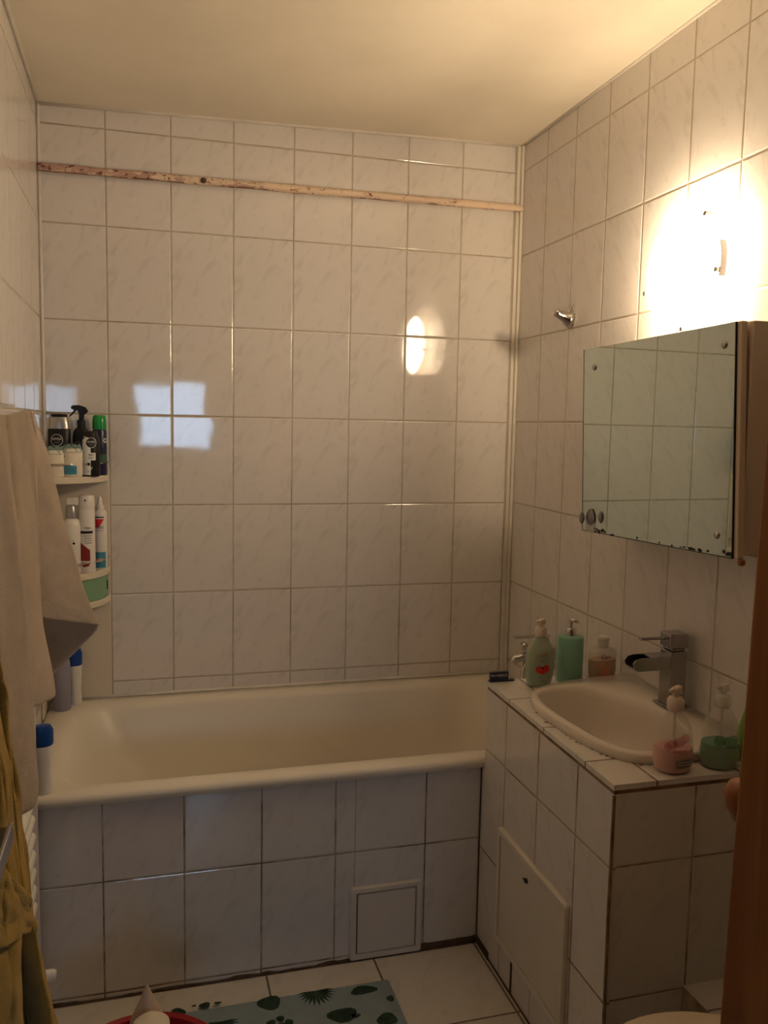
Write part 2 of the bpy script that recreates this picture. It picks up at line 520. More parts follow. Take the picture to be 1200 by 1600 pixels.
# ------------------------------------------------------------------ shower rail (pipe with peeling paint)
mb = MB(); rs = []
NS = 150
for i in range(NS + 1):
    x = .002 + (XR - .006) * i / NS
    t = i / NS
    ring = []
    for k in range(20):
        a = 2 * PI * k / 20
        r = .0125 + .0022 * noise.noise(Vector((x * 9, math.cos(a) * 1.5, math.sin(a) * 1.5))) + .0012 * noise.noise(Vector((x * 60, math.cos(a) * 3, math.sin(a) * 3)))
        if .55 < x < 1.0 and a > PI:                   # paint flakes hanging at the underside
            r += .0028 * max(0, noise.noise(Vector((x * 38, 2.3, 0))))
        ring.append((x, -.0165 + r * math.cos(a), 2.253 + .012 * t + r * math.sin(a)))
    rs.append(ring)
mb.rings(rs)
rail = thing('shower_rail', 'rusty shower curtain pipe with peeling cream paint across the top of the back wall', 'shower rail', (0, 0, 2.25))
mb.build('pipe', m_peel, rail, smooth=True)
p = at(318, 282, 1, -.03)
MB().lathe([(.0, -.004), (.008, -.003), (.0095, .0), (.007, .004), (0, .005)], (p.x, -.031, p.z), 12, axis='Y').build('rust_spot', m_grime, rail, smooth=True)

# ------------------------------------------------------------------ bathtub
def rrect(x0, x1, y0, y1, r, z, n=10):
    out = []
    for cx_, cy_, a0 in ((x1 - r, y1 - r, 0), (x0 + r, y1 - r, PI / 2), (x0 + r, y0 + r, PI), (x1 - r, y0 + r, 1.5 * PI)):
        for k in range(n + 1):
            a = a0 + PI / 2 * k / n
            out.append((cx_ + r * math.cos(a), cy_ + r * math.sin(a), z))
    return out
tub = thing('bathtub', 'cream enamelled bathtub along the back wall behind the tiled apron', 'bathtub', (.8, -.38, 0))
mb = MB()
mb.rings([rrect(.004, 1.622, -.768, -.004, .03, .528),
          rrect(.001, 1.625, -.775, -.002, .03, .538),
          rrect(.002, 1.624, -.774, -.002, .03, .549),
          rrect(.010, 1.616, -.764, -.008, .03, .557),
          rrect(.060, 1.560, -.728, -.045, .07, .558),
          rrect(.090, 1.530, -.706, -.064, .10, .553),
          rrect(.104, 1.520, -.694, -.074, .12, .535),
          rrect(.150, 1.500, -.676, -.092, .14, .42),
          rrect(.230, 1.475, -.652, -.116, .15, .28),
          rrect(.300, 1.450, -.625, -.145, .15, .20),
          rrect(.360, 1.410, -.580, -.190, .14, .165),
          rrect(.520, 1.330, -.480, -.290, .08, .155)], cap0=False, cap1=True)
mb.build('basin', m_enamel, tub, smooth=True)
MB().lathe([(.0, 0), (.028, 0), (.030, .003), (.024, .006), (0, .005)], (1.36, -.385, .157), 24).build('drain', m_chrome, tub, smooth=True)
struct(MB().tube([(.02, -.004, .560), (.4, -.005, .562), (.8, -.004, .561), (1.2, -.005, .562), (1.60, -.004, .560)], .006).build('trim_8', m_caulk, smooth=True))

apron = thing('tub_apron', 'grey-veined tiled front panel below the bathtub rim', 'tub panel', (.6, -.755, 0))
B((0, -.755, 0), (.857, -.738, .527)).build('tile_panel', m_apron_a, apron)
B((.857, -.755, 0), (1.222, -.738, .527)).build('tile_panel', m_apron_b, apron)
mb = MB(); rs = []
for i in range(121):
    x = .002 + 1.218 * i / 120
    hh = .003 + .007 * max(0, noise.noise(Vector((x * 6, .3, 0))) + .25) + .008 * max(0, noise.noise(Vector((x * 30, 1.3, 0)))) + (.012 if x > 1.05 else .0)
    rs.append([(x, -.754, 0), (x, -.762, 0), (x, -.7615, hh * .6), (x, -.754, hh)])
mb.rings(rs)
mb.build('dirty_joint', m_grime, apron)['label'] = 'dark mouldy joint at the floor'
def hatch(parent, P, w, h, key=False, frame=.018, depth=.010, lbl=None):
    """P(u, v, d) places a point: u across, v up, d outwards"""
    def b(mb, u0, u1, v0, v1, d0, d1):
        vs = [P(u, v, d) for d in (d0, d1) for u, v in ((u0, v0), (u1, v0), (u1, v1), (u0, v1))]
        mb.add(vs, [(0, 1, 2, 3), (4, 7, 6, 5), (0, 4, 5, 1), (1, 5, 6, 2), (2, 6, 7, 3), (3, 7, 4, 0)])
    mb = MB()
    def rr(u0, u1, v0, v1, r, d):
        return [tuple(P(a, c, d)) for a, c, _ in rrect(u0, u1, v0, v1, r, 0, 5)]
    o0 = rr(0, w, 0, h, .008, 0); o1 = rr(0, w, 0, h, .008, depth * .6); o2 = rr(.004, w - .004, .004, h - .004, .007, depth)
    i2 = rr(frame - .002, w - frame + .002, frame - .002, h - frame + .002, .003, depth); i0 = rr(frame, w - frame, frame, h - frame, .002, 0.001)
    mb.rings([o0, o1, o2, i2, i0], cap0=False, cap1=False)
    hroot = mb.build('access_hatch', m_hatch, parent, smooth='auto')
    if lbl: hroot['label'] = lbl
    mb = MB(); b(mb, frame - .001, w - frame + .001, frame - .001, h - frame + .001, .0005, .0015)
    mb.build('seam', m_black, hroot)
    mb = MB(); g = frame + .0022
    b(mb, g, w - g, g, h - g, .0015, depth * .8)
    mb.build('door_panel', m_hatch, hroot, bevel=.001)
    return hroot
hatch(apron, lambda u, v, d: (.847 + u, -.7555 - d, .003 + v), .207, .212, lbl='small square plastic access hatch in the tub panel')

# ------------------------------------------------------------------ vanity
VX = 1.225; VY0 = -1.445; VY1 = -.778; VT = .78
van = thing('tiled_vanity', 'tiled washbasin vanity block against the right wall beside the bathtub', 'vanity', (1.42, -1.1, 0))
mb = MB()
mb.box((VX, VY0, 0), (VX + .012, -.758, .53)).box((VX, VY0, .5295), (VX + .012, VY1, VT - .022))
mb.mi = 1
mb.box((VX + .012, VY0, 0), (XR - .001, VY0 + .012, VT - .022))
mb.mi = 0
mb.box((VX + .012, VY1 - .012, .56), (XR - .001, VY1, VT - .022))
mb.build('body', [m_van_side, m_van_front], van)
# countertop with the opening for the sink
SC = Vector((1.405, -1.155))
inner = [(1.287, -.969), (1.33, -.945), (1.385, -.938), (1.448, -.954), (1.497, -.999), (1.527, -1.07), (1.533, -1.157), (1.525, -1.24), (1.495, -1.30),
         (1.455, -1.338), (1.40, -1.352), (1.352, -1.343), (1.312, -1.308), (1.290, -1.245), (1.278, -1.155), (1.274, -1.06)]
outer = [(1.258, -.985), (1.295, -.925), (1.374, -.888), (1.474, -.868), (1.56, -.861), (1.622, -.860), (1.624, -1.0), (1.624, -1.155), (1.624, -1.30), (1.622, -1.383), (1.56, -1.384), (1.474, -1.385),
         (1.405, -1.385), (1.345, -1.375), (1.302, -1.346), (1.273, -1.285), (1.258, -1.21), (1.249, -1.12), (1.248, -1.04)]
def resample(pts, n=96):
    n2 = len(pts); dense = []
    for i in range(n2):
        p0, p1, p2, p3 = (Vector(pts[(i + k - 1) % n2]) for k in range(4))
        for s in range(12):
            t = s / 12
            dense.append(.5 * ((2 * p1) + (p2 - p0) * t + (2 * p0 - 5 * p1 + 4 * p2 - p3) * t * t + (3 * p1 - p0 - 3 * p2 + p3) * t ** 3))
    out = []
    ang = [(math.atan2(q.y - SC.y, q.x - SC.x), q) for q in dense]
    for k in range(n):
        a = -PI + 2 * PI * k / n
        d = Vector((math.cos(a), math.sin(a)))
        best = None
        for i in range(len(dense)):
            p, q = dense[i] - SC, dense[(i + 1) % len(dense)] - SC
            e = q - p; den = d.x * e.y - d.y * e.x
            if abs(den) < 1e-12: continue
            t = (p.x * e.y - p.y * e.x) / den; u = (p.x * d.y - p.y * d.x) / den
            if t > 0 and -1e-6 <= u <= 1 + 1e-6 and (best is None or t < best): best = t
        out.append(SC + d * (best or .1))
    return out
def rectray(x0, x1, y0, y1, n=96):
    out = []
    for k in range(n):
        a = -PI + 2 * PI * k / n
        d = Vector((math.cos(a), math.sin(a)))
        t = min([((x1 if d.x > 0 else x0) - SC.x) / d.x] if abs(d.x) > 1e-9 else [9] + []) if abs(d.x) > 1e-9 else 9
        t2 = ((y1 if d.y > 0 else y0) - SC.y) / d.y if abs(d.y) > 1e-9 else 9
        out.append(SC + d * min(t, t2))
    # pull the nearest sample onto each corner
    for c in ((x0, y0), (x0, y1), (x1, y0), (x1, y1)):
        c = Vector(c); i = min(range(n), key=lambda j: (out[j] - c).length)
        out[i] = c
    return out
IN = resample(inner); OUT = resample(outer)
def ringz(P, z, s=1, c=SC): return [(c.x + (p.x - c.x) * s, c.y + (p.y - c.y) * s, z) for p in P]
RC = rectray(VX - .003, XR - .001, VY0 - .003, VY1 + .002)
RB = rectray(VX + .0005, XR - .001, VY0 + .0005, VY1 - .0005)
mb = MB()
mb.rings([ringz(IN, VT - .012, 1.06), ringz(RC, VT - .012), ringz(RC, VT), ringz(IN, VT, 1.06)], cap0=False, cap1=False)
mb.build('countertop', m_van_top, van, recalc=True)
mb = MB()
mb.rings([ringz(RB, VT - .024), ringz(RB, VT - .012), ], cap0=False, cap1=False)
mb.build('mortar_bed', m_edge, van)['label'] = 'dirty brown mortar edge under the top tiles'
# crumbling mortar around the sink and at the corners
mb = MB()
for k in range(34):
    i = random.choice(list(range(0, 30)) + list(range(66, 96)))
    p = OUT[i]; d = (p - SC).normalized()
    q = SC + (p - SC) * (1.0 + random.uniform(-.01, .035))
    r = random.uniform(.0015, .0055)
    if VX + .006 < q.x < XR - .01 and VY0 + .01 < q.y < VY1 - .01:
        mb.lathe([(r, 0), (r * .8, r * .35), (0, r * .5)], (q.x, q.y, VT - .001), 7, sx=random.uniform(.6, 1.6))
mb.build('mortar_crumbs', m_edge, van)['kind'] = 'stuff'
# dark gaps between the lower tiles
mb = MB()
mb.box((VX - .0008, -1.000, 0), (VX + .002, -.988, .098)).box((VX - .0008, -1.250, 0), (VX + .002, -1.242, .085)).box((VX - .004, -.845, 0), (VX + .002, -.760, .022)).box((VX - .002, VY0 + .02, 0), (VX + .002, -.76, .006))
mb.build('open_joint', m_grime, van)
mb = MB().tube([(VX - .001, -.757, .01), (VX - .002, -.757, .25), (VX - .001, -.757, .525)], .0022)
mb.build('open_joint', m_grime, van)
mb = MB().tube([(VX - .002, VY0 - .001, .002), (VX + .0, VY0 - .002, .25), (VX - .001, VY0 - .001, .5), (VX, VY0 - .001, .756)], .0035)
mb.build('corner_joint', m_edge, van)
hv = hatch(van, lambda u, v, d: (VX - .0005 - d, -1.288 + u, .105 + v), .385, .318, frame=.020, depth=.012, lbl='large rectangular plastic access hatch in the vanity side')
q = at(822, 1374, 0, VX - .012)
MB().cyl((VX - .0155, q.y, q.z), (VX - .009, q.y, q.z), .006).box((VX - .0160, q.y - .011, q.z - .002), (VX - .0135, q.y + .011, q.z + .002)).build('keyhole', m_black, hv)

# sink
sink = thing('washbasin', 'cream ceramic washbasin set into the vanity top with flat tap deck', 'sink', (SC.x, SC.y, VT))
mb = MB()
BC = Vector((1.42, -1.17))
def blend(P, Q, t): return [p.lerp(q, t) for p, q in zip(P, Q)]
DR = [Vector((BC.x + .02, BC.y)) + Vector((math.cos(-PI + 2 * PI * k / 96), math.sin(-PI + 2 * PI * k / 96))) * .022 for k in range(96)]
mb.rings([ringz(OUT, VT + .0005, .985), ringz(OUT, VT + .008, .999), ringz(OUT, VT + .018, .998), ringz(OUT, VT + .023, .985),
          [(p.x, p.y, VT + .024) for p in blend(IN, OUT, .38)],
          [(p.x, p.y, VT + .022) for p in blend(IN, OUT, .10)],
          [(p.x, p.y, VT + .014) for p in IN],
          [(p.x, p.y, VT - .004) for p in blend(IN, DR, .05)],
          [(p.x, p.y, VT - .050) for p in blend(IN, DR, .14)],
          [(p.x, p.y, VT - .090) for p in blend(IN, DR, .26)],
          [(p.x, p.y, VT - .112) for p in blend(IN, DR, .44)],
          [(p.x, p.y, VT - .121) for p in blend(IN, DR, .70)],
          [(p.x, p.y, VT - .126) for p in DR]], cap0=False, cap1=True)
mb.build('bowl', m_ceramic, sink, smooth=True)
MB().lathe([(.0, 0), (.019, 0), (.021, .003), (.016, .005), (0, .004)], (BC.x + .02, BC.y, VT - .126), 24).build('drain', m_chrome, sink, smooth=True)
DZ = VT + .0245

# sink tap: square column, open waterfall spout, flat lever
fa = thing('basin_tap', 'square grey waterfall tap on the washbasin deck', 'tap', (1.578, -1.115, DZ))
FX, FY = 1.578, -1.115
B((FX - .031, FY - .031, DZ), (FX + .031, FY + .031, DZ + .006)).build('base_plate', m_brushed, fa, bevel=.001)
B((FX - .023, FY - .023, DZ + .006), (FX + .023, FY + .023, DZ + .142)).build('column', m_brushed, fa, bevel=.0015)
mb = MB()
x0, x1 = FX - .125, FX - .022
prof = []
mb.box((x0 + .012, FY - .021, DZ + .098), (x1, FY + .021, DZ + .102))
for sgn in (-1, 1):
    yy = FY + sgn * .0195
    pts = [(x1, DZ + .098), (x0 + .016, DZ + .098), (x0 + .003, DZ + .106), (x0, DZ + .118), (x0 + .006, DZ + .126), (x0 + .022, DZ + .130), (x1, DZ + .130)]
    mb.rings([[(a, yy - .002, z) for a, z in pts], [(a, yy + .002, z) for a, z in pts]])
mb.box((x0 + .05, FY - .021, DZ + .127), (x1, FY + .021, DZ + .130))
mb.build('spout', m_brushed, fa)
B((x0 + .02, FY - .0172, DZ + .1025), (x1, FY + .0172, DZ + .104)).build('spout_channel', m_black, fa)
MB().box((FX - .018, FY - .020, DZ + .142), (FX + .020, FY + .020, DZ + .150)).box((FX - .026, FY - .023, DZ + .150), (FX + .026, FY + .023, DZ + .186)).build('lever_head', m_brushed, fa, bevel=.003)
MB().box((FX - .098, FY - .006, DZ + .170), (FX - .024, FY + .006, DZ + .176)).build('lever', m_brushed, fa, bevel=.002)

# bath tap on the right wall over the tub
bt = thing('bath_tap', 'chrome wall-mounted bath tap with flat lever behind the soap bottles', 'tap', (1.6, -.43, .70))
by = -.43
def pk(x, y): return at(x, y, 1, by)
a = pk(812, 1028); sp = pk(799, 1028)
bz = a.z
MB().cyl((XR, by - .06, bz + .0), (1.575, by - .06, bz), .026, .022).cyl((XR, by + .06, bz), (1.575, by + .06, bz), .026, .022).cyl((1.572, by - .09, bz), (1.572, by + .09, bz), .020).build('mixer_body', m_chrome, bt, smooth='auto')
MB().tube([(1.565, by, bz + .004), (1.53, by, bz + .006), (1.49, by, bz + .002), (sp.x + .012, by, bz - .003), (sp.x + .004, by, bz - .016)], [.017, .016, .015, .015, .013]).build('spout', m_chrome, bt, smooth=True)
dv = pk(818, 1022)
MB().cyl((dv.x, by, bz + .008), (dv.x, by, bz + .028), .007).lathe([(.010, .026), (.0125, .030), (.0125, .046), (.009, .050)], (dv.x, by, bz), 16).build('diverter', m_chrome, bt, smooth='auto')
l0 = pk(803, 991); l1 = pk(833, 1000)
MB().cyl((1.572, by, bz + .01), (1.572, by, bz + .062), .017, .014).box((l0.x, by - .011, bz + .066), (1.585, by + .011, bz + .073)).build('lever', m_chrome, bt, bevel=.002)
hs = [(dv.x + .02, by, bz - .016)]
MB().tube([(1.545, by, bz - .014), (1.546, by, bz - .05), (1.556, by, bz - .09), (1.575, by - .01, bz - .13)], .010).build('hose_outlet', m_chrome, bt, smooth=True)
MB().tube([(1.505, by, bz - .012), (1.497, by, bz - .05), (1.492, by, bz - .10), (1.49, by - .01, bz - .145)], .008).build('hose', m_chrome, bt, smooth=True)

# ------------------------------------------------------------------ mirror cabinet
mc = thing('mirror_cabinet', 'cream wall cabinet with a large mirror door above the washbasin', 'mirror cabinet', (XR, -1.1, 1.2))
Nn = Vector((1.493, -1.400)); Ff = Vector((1.468, -.815))          # the door stands slightly ajar
tt = (Ff - Nn).normalized(); no = Vector((-tt.y, tt.x)); WD = (Ff - Nn).length
def DP(u, w, z): 
    q = Nn + tt * (u + (z - 1.463) * .062) + no * w
    return (q.x, q.y, z - .020 * u)
Z0, Z1 = 1.219, 1.708
def dbox(mb, u0, u1, w0, w1, z0, z1):
    vs = [DP(u, w, z) for z in (z0, z1) for u, w in ((u0, w0), (u1, w0), (u1, w1), (u0, w1))]
    return mb.add(vs, [(0, 3, 2, 1), (4, 5, 6, 7), (0, 1, 5, 4), (1, 2, 6, 5), (2, 3, 7, 6), (3, 0, 4, 7)])
B((1.5180, -1.410, 1.222), (XR - .001, -.80, 1.709)).build('case', m_cab, mc, bevel=.002)
dr = dbox(MB(), -.014, WD + .008, -.020, -.004, Z0 - .001, Z1 + .001).build('door', m_cab, mc, bevel=.003)
mir = dbox(MB(), 0, WD, -.0035, 0, Z0, Z1).build('mirror', m_mirror, dr)
mb = MB()
dbox(mb, -.0022, -.0002, -.0035, .0006, Z0, Z1); dbox(mb, WD + .0002, WD + .0018, -.0035, .0006, Z0, Z1); dbox(mb, -.002, WD + .0018, -.0035, .0006, Z0 - .002, Z0 - .0002)
mb.build('mirror_edge', m_black, dr)
def onmir(px, py):
    d = MT @ Vector(((px - 600) / F, (py - 800) / F, 1.0))
    t = (Nn - O.xy).dot(no) / d.xy.dot(no)
    return O + d * t
for (px, py) in ((929, 574), (1132, 539), (1120, 836)):
    q = onmir(px, py)
    MB().lathe([(.0, -.004), (.006, -.0038), (.0085, -.001), (.0085, .001)], (q.x, q.y, q.z), 16, axis='X').build('mirror_clip', m_brushed, dr, smooth=True)
mb = MB()
random.seed(3)
for k in range(44):      # blackened silvering along the bottom edge
    px = random.choice([random.uniform(925, 945), random.uniform(950, 1090), random.uniform(1060, 1140), random.uniform(1128, 1142)])
    t_ = (px - 911) / 232.0
    q = onmir(px, 829 + 42 * t_ - random.uniform(.5, 4.0) - (4 * random.random() if px < 945 or px > 1128 else 0))
    rr_ = random.uniform(.0012, .0035)
    mb.lathe([(rr_, 0), (rr_ * .9, -.0006)], (q.x - .0003, q.y, q.z), 7, axis='X', sx=random.uniform(.8, 2.2))
mb.build('mirror_decay', m_black, dr)['label'] = 'blackened flecks along the bottom of the mirror'
dr.children[-1]['kind'] = 'stuff'
q = onmir(1152, 876)
MB().lathe([(.006, 0), (.008, -.004), (.008, -.011), (.004, -.014), (0, -.0145)], (q.x + .012, q.y + .002, Z0 - .001), 14).build('door_knob', m_wood, dr, smooth=True)
# grey plastic hook stuck on the lower far corner
c0 = onmir(923, 808)
hk = thing('plastic_hook', 'small grey plastic sticker hook on the lower left corner of the mirror', 'hook', (c0.x, c0.y, c0.z))
mb = MB()
mb.lathe([(.0, -.012), (.010, -.010), (.020, -.004), (.0225, -.0005)], (c0.x, c0.y, c0.z), 24, axis='X', sx=.95, sy=1.0)
mb.build('hook_body', m_fadegrey, hk, smooth=True)
MB().tube([(c0.x - .005, c0.y - .002, c0.z + .022), (c0.x - .012, c0.y - .002, c0.z + .01), (c0.x - .014, c0.y - .002, c0.z), (c0.x - .010, c0.y - .002, c0.z - .016)], .0018, 8).build('ridge', m_fadegrey, hk, smooth=True)
for (px, py) in ((909, 809), (939, 808)):
    v = onmir(px, py)
    MB().lathe([(.0, -.007), (.006, -.006), (.010, -.002), (.0105, 0)], (v.x - .0005, v.y, v.z), 16, axis='X', sx=.8, sy=1.55).build('lobe', m_fadegrey, hk, smooth=True)
MB().box((c0.x - .0022, c0.y - .022, c0.z - .042), (c0.x - .0010, c0.y + .022, c0.z + .0)).build('clear_backing', m_clear, hk)

# ------------------------------------------------------------------ wall lamp
LC = Vector((XR - .052, -1.068, 1.870))
lamp = thing('wall_lamp', 'lit round glass wall lamp above the mirror cabinet', 'lamp', (XR, LC.y, LC.z))
prof = []
for k in range(11):
    t = k / 10
    prof.append((.142 * math.sin(t * PI / 2) if k else .0, -.034 * math.cos(t * PI / 2)))
mb = MB()
mb.lathe(prof + [(.139, .002), (.098, -.018), (0, -.029)], LC, 48, axis='X', cap=False)
mb.build('glass_shade', m_lampglass, lamp, smooth=True)
MB().lathe([(.0, XR - LC.x - .014), (.05, XR - LC.x - .014), (.055, XR - LC.x - .010), (.055, XR - LC.x - .0005), (0, XR - LC.x - .0005)], LC, 32, axis='X').build('mount_plate', m_plastic_w, lamp, smooth='auto')
for i, (px, py) in enumerate(((1113, 323), (1131, 421), (1023, 452), (1069, 498))):
    v = at(px, py, 0, LC.x)
    d = Vector((0, v.y - LC.y, v.z - LC.z)); d.normalize()
    e = Vector((LC.x, LC.y, LC.z)) + d * .146
    MB().cyl((LC.x - .012, e.y, e.z), (LC.x + .006, e.y, e.z), .006).cyl((LC.x + .004, e.y, e.z), (XR - .003, e.y - d.y * .02, e.z - d.z * .02), .0028).build('clip', m_chrome, lamp, smooth='auto')
v = at(1140, 410, 0, LC.x + .01)
rs = []
for k in range(9):
    a = -.25 + .55 * k / 8
    cy_, cz_ = LC.y - .150 * math.cos(a), LC.z + .150 * math.sin(a)
    rs.append([(LC.x - .004, cy_, cz_), (LC.x + .012, cy_, cz_), (LC.x + .012, cy_ - .003, cz_), (LC.x - .004, cy_ - .003, cz_)])
MB().rings(rs).build('rim_bracket', m_brushed, lamp, smooth='auto')

mbulb = MB().lathe([(.0, -.045), (.012, -.042), (.020, -.030), (.022, -.018), (.016, .0), (.010, .012), (.010, .026)], (LC.x + .026, LC.y, LC.z + .055), 20, axis='Z')
mbulb.build('bulb', m_bulb, lamp, smooth=True)
# chrome robe hook
q = at(894, 494, 0, XR)
rh = thing('robe_hook', 'small chrome hook on the right wall left of the lamp', 'hook', (XR, q.y, q.z))
MB().lathe([(.0, -.014), (.010, -.012), (.017, -.007), (.023, -.003), (.0245, 0)], (XR - .0005, q.y, q.z), 28, axis='X', sx=.85, sy=1.6).build('rosette', m_chrome, rh, smooth=True)
MB().tube([(XR - .004, q.y, q.z - .012), (XR - .016, q.y, q.z - .010), (XR - .030, q.y, q.z - .003), (XR - .046, q.y, q.z + .003), (XR - .058, q.y, q.z + .009), (XR - .062, q.y, q.z + .012)], [.029, .023, .0165, .0135, .0130, .008], 18).build('hook_arm', m_chrome, rh, smooth=True)

# ------------------------------------------------------------------ corner shelf unit
sh = thing('corner_shelf', 'cream plastic corner shelf unit with green drawer in the back left corner', 'corner shelf', (.0, .0, .88))
RS = .198
def qd(r, n=20, k=.85):
    # softened quarter disc
    return [(.001, -.001)] + [(.001 + r * math.cos(a) ** 1.0, -.001 - r * math.sin(a)) for a in [PI / 2 * i / n for i in range(n + 1)]]
B((.001, -.0065, .40 + .16), (.2, -.0005, 1.33)).build('back_panel', m_cream_pl, sh, bevel=.002)
B((.0005, -.2, .56), (.0065, -.001, 1.33)).build('side_panel', m_cream_pl, sh, bevel=.002)
for z in (1.285, .982, .888):
    MB().prism(qd(RS), z, z + .021).build('shelf_board', m_cream_pl, sh, bevel=.003)
for z in (1.345, 1.035):
    arc = [(.001 + (RS - .004) * math.cos(a), -.001 - (RS - .004) * math.sin(a), z) for a in [PI / 2 * i / 24 for i in range(25)]]
    arc = [(RS - .003, -.007, z)] + arc[1:-1] + [(.007, -RS + .003, z)]
    r = MB().tube(arc, .0024, 8)
    for i in (1, 24):
        r.lathe([(.0, -.004), (.004, -.002), (.004, .002), (0, .004)], arc[min(i, len(arc) - 1)], 8)
    r.build('wire_rail', m_chrome, sh, smooth=True)
n = 20
po = [(.004 + (RS - .010) * math.cos(a), -.004 - (RS - .010) * math.sin(a)) for a in [PI / 2 * i / n for i in range(n + 1)]]
pi_ = [(.004 + (RS - .016) * math.cos(a), -.004 - (RS - .016) * math.sin(a)) for a in [PI / 2 * i / n for i in range(n + 1)]]
dw = MB().prism(po + pi_[::-1], .910, .981).build('drawer', m_green_d, sh, smooth='auto')
a0 = .17
MB().box((.004 + (RS - .012) * math.cos(a0) - .002, -.004 - (RS - .010) * math.sin(a0) - .004, .932), (.004 + (RS - .008) * math.cos(a0) + .0015, -.004 - (RS - .010) * math.sin(a0) + .004, .962)).build('slot_handle', m_greenslot, dw)

SZ = 1.3065; S2 = 1.0035
# --- black shower bottle with silver shoulders
g1 = 'bottles on the top corner shelf'
c = (.056, -.080, SZ)
o = thing('shower_gel_bottle', 'black bottle with silver shoulders and round emblem, leftmost on the top corner shelf', 'bottle', c, g1)
prof = [(.026, 0), (.029, .003), (.029, .142), (.0275, .145)]
MB().lathe(prof, c, 36, sx=1.15, sy=.62).build('body', m_blackpl, o, smooth='auto')
MB().lathe([(.0275, .1455), (.0265, .158), (.0235, .178), (.022, .181)], c, 36, sx=1.15, sy=.62).build('shoulder', m_silver, o, smooth='auto')
MB().lathe([(.0195, .1815), (.021, .184), (.021, .189), (.017, .191)], c, 36, sx=1.15, sy=.75).build('cap', m_blackpl, o, smooth='auto')
W = Wrap(c, interp(prof), 1.15, .62, off=.0008)
mb = MB(); W.disc(mb, .0, .110, .0185, .0172, k=1); W.text(mb, 'NIVEA', .0108, 0, .1135, st=.95); mb.mi = 1; W.text(mb, 'MEN', .0085, 0, .1020)
mb.build('emblem', [m_white, m_grey_pr], o, recalc=False)
# --- black spray bottle with trigger
c = (.1195, -.062, SZ)
o = thing('trigger_spray_bottle', 'black bottle with trigger sprayer at the back of the top corner shelf', 'bottle', c, g1)
prof = [(.020, 0), (.023, .003), (.023, .120), (.021, .136), (.014, .148)]
MB().lathe(prof, c, 32, sx=1.15, sy=.7).build('body', m_blackpl, o, smooth='auto')
MB().lathe([(.0125, .148), (.0125, .172), (.010, .174)], c, 20).build('collar', m_blackpl, o, smooth='auto')
mb = MB()
hp = [(-.030, .214), (-.024, .219), (-.005, .220), (.014, .214), (.022, .203), (.020, .198), (.010, .190), (.0085, .173), (-.0065, .173), (-.006, .193), (-.010, .203), (-.028, .207)]
mb.rings([[(c[0] + a, c[1] - .006, c[2] + z) for a, z in hp], [(c[0] + a, c[1] + .006, c[2] + z) for a, z in hp]])
mb.build('spray_head', m_blackpl, o, bevel=.0015)
MB().tube([(c[0] - .016, c[1], c[2] + .206), (c[0] - .023, c[1], c[2] + .196), (c[0] - .034, c[1], c[2] + .184)], [.0035, .003, .0018], 8).build('trigger', m_blackpl, o, smooth=True)
W = Wrap(c, interp(prof), 1.15, .7, off=.0008)
mb = MB(); W.text(mb, 'nydor', .0125, -.004, .104)
mb.build('lettering', m_grey_pr, o, recalc=False)
# --- black and white deodorant can
c = (.1500, -.108, SZ)
o = thing('deodorant_can', 'black and white spray can with round emblem, in front on the top corner shelf', 'can', c, g1)
prof = [(.0275, 0), (.029, .003), (.029, .108), (.026, .122), (.022, .128), (.0215, .138), (.019, .142)]
prof = [(r * .97, h * .985) for r, h in prof]
MB().lathe(prof, c, 36).build('body', m_blackpl, o, smooth='auto')
W = Wrap(c, interp(prof))
mb = MB(); W.quad(mb, [(-.028, .004), (.006, .004), (.007, .118), (-.020, .124)]); mb.mi = 1
W.disc(mb, .008, .104, .0155, extra=.0003); W.quad(mb, [(-.036, .004), (-.024, .07), (-.020, .09), (-.036, .1)], extra=.0003)
mb.mi = 0
W.disc(mb, .008, .104, .0158, .0148, k=1, extra=.0005); W.text(mb, 'NIVEA', .0078, .008, .1065, .0006)
mb.mi = 2; W.text(mb, 'MEN', .006, .008, .098, .0006)
mb.mi = 0; W.rect(mb, -.004, .021, .050, .073, extra=.0004)
mb.mi = 1; W.text(mb, '48H', .010, .0085, .0665, .0007); W.text(mb, 'DRY', .009, .0085, .0565, .0007); W.disc(mb, 0, .038, .005, extra=.0004)
mb.mi = 0; W.text(mb, 'Y', .014, .008, .024, .0007); mb.mi = 1; W.text(mb, 'A', .008, -.001, .016, .0007)
mb.build('label_print', [m_white, m_blackpr, m_grey_pr], o, recalc=False)
# --- dark can with green cap
c = (.1735, -.050, SZ)
o = thing('deodorant_can', 'dark navy can with bright green cap at the right end of the top corner shelf', 'can', c, g1)
prof = [(.0205, 0), (.022, .003), (.022, .138), (.020, .145)]
MB().lathe(prof, c, 32).build('body', m_navy, o, smooth='auto')
MB().lathe([(.0218, .1455), (.0218, .170), (.0205, .184), (.016, .190)], c, 32).build('cap', m_greencap, o, smooth='auto')
W = Wrap(c, interp(prof))
mb = MB(); W.rect(mb, -.034, .03, .040, .066); mb.mi = 1; W.disc(mb, .024, .110, .007, .0045, k=1)
mb.build('label_print', [m_greenslot, m_white], o, recalc=False)
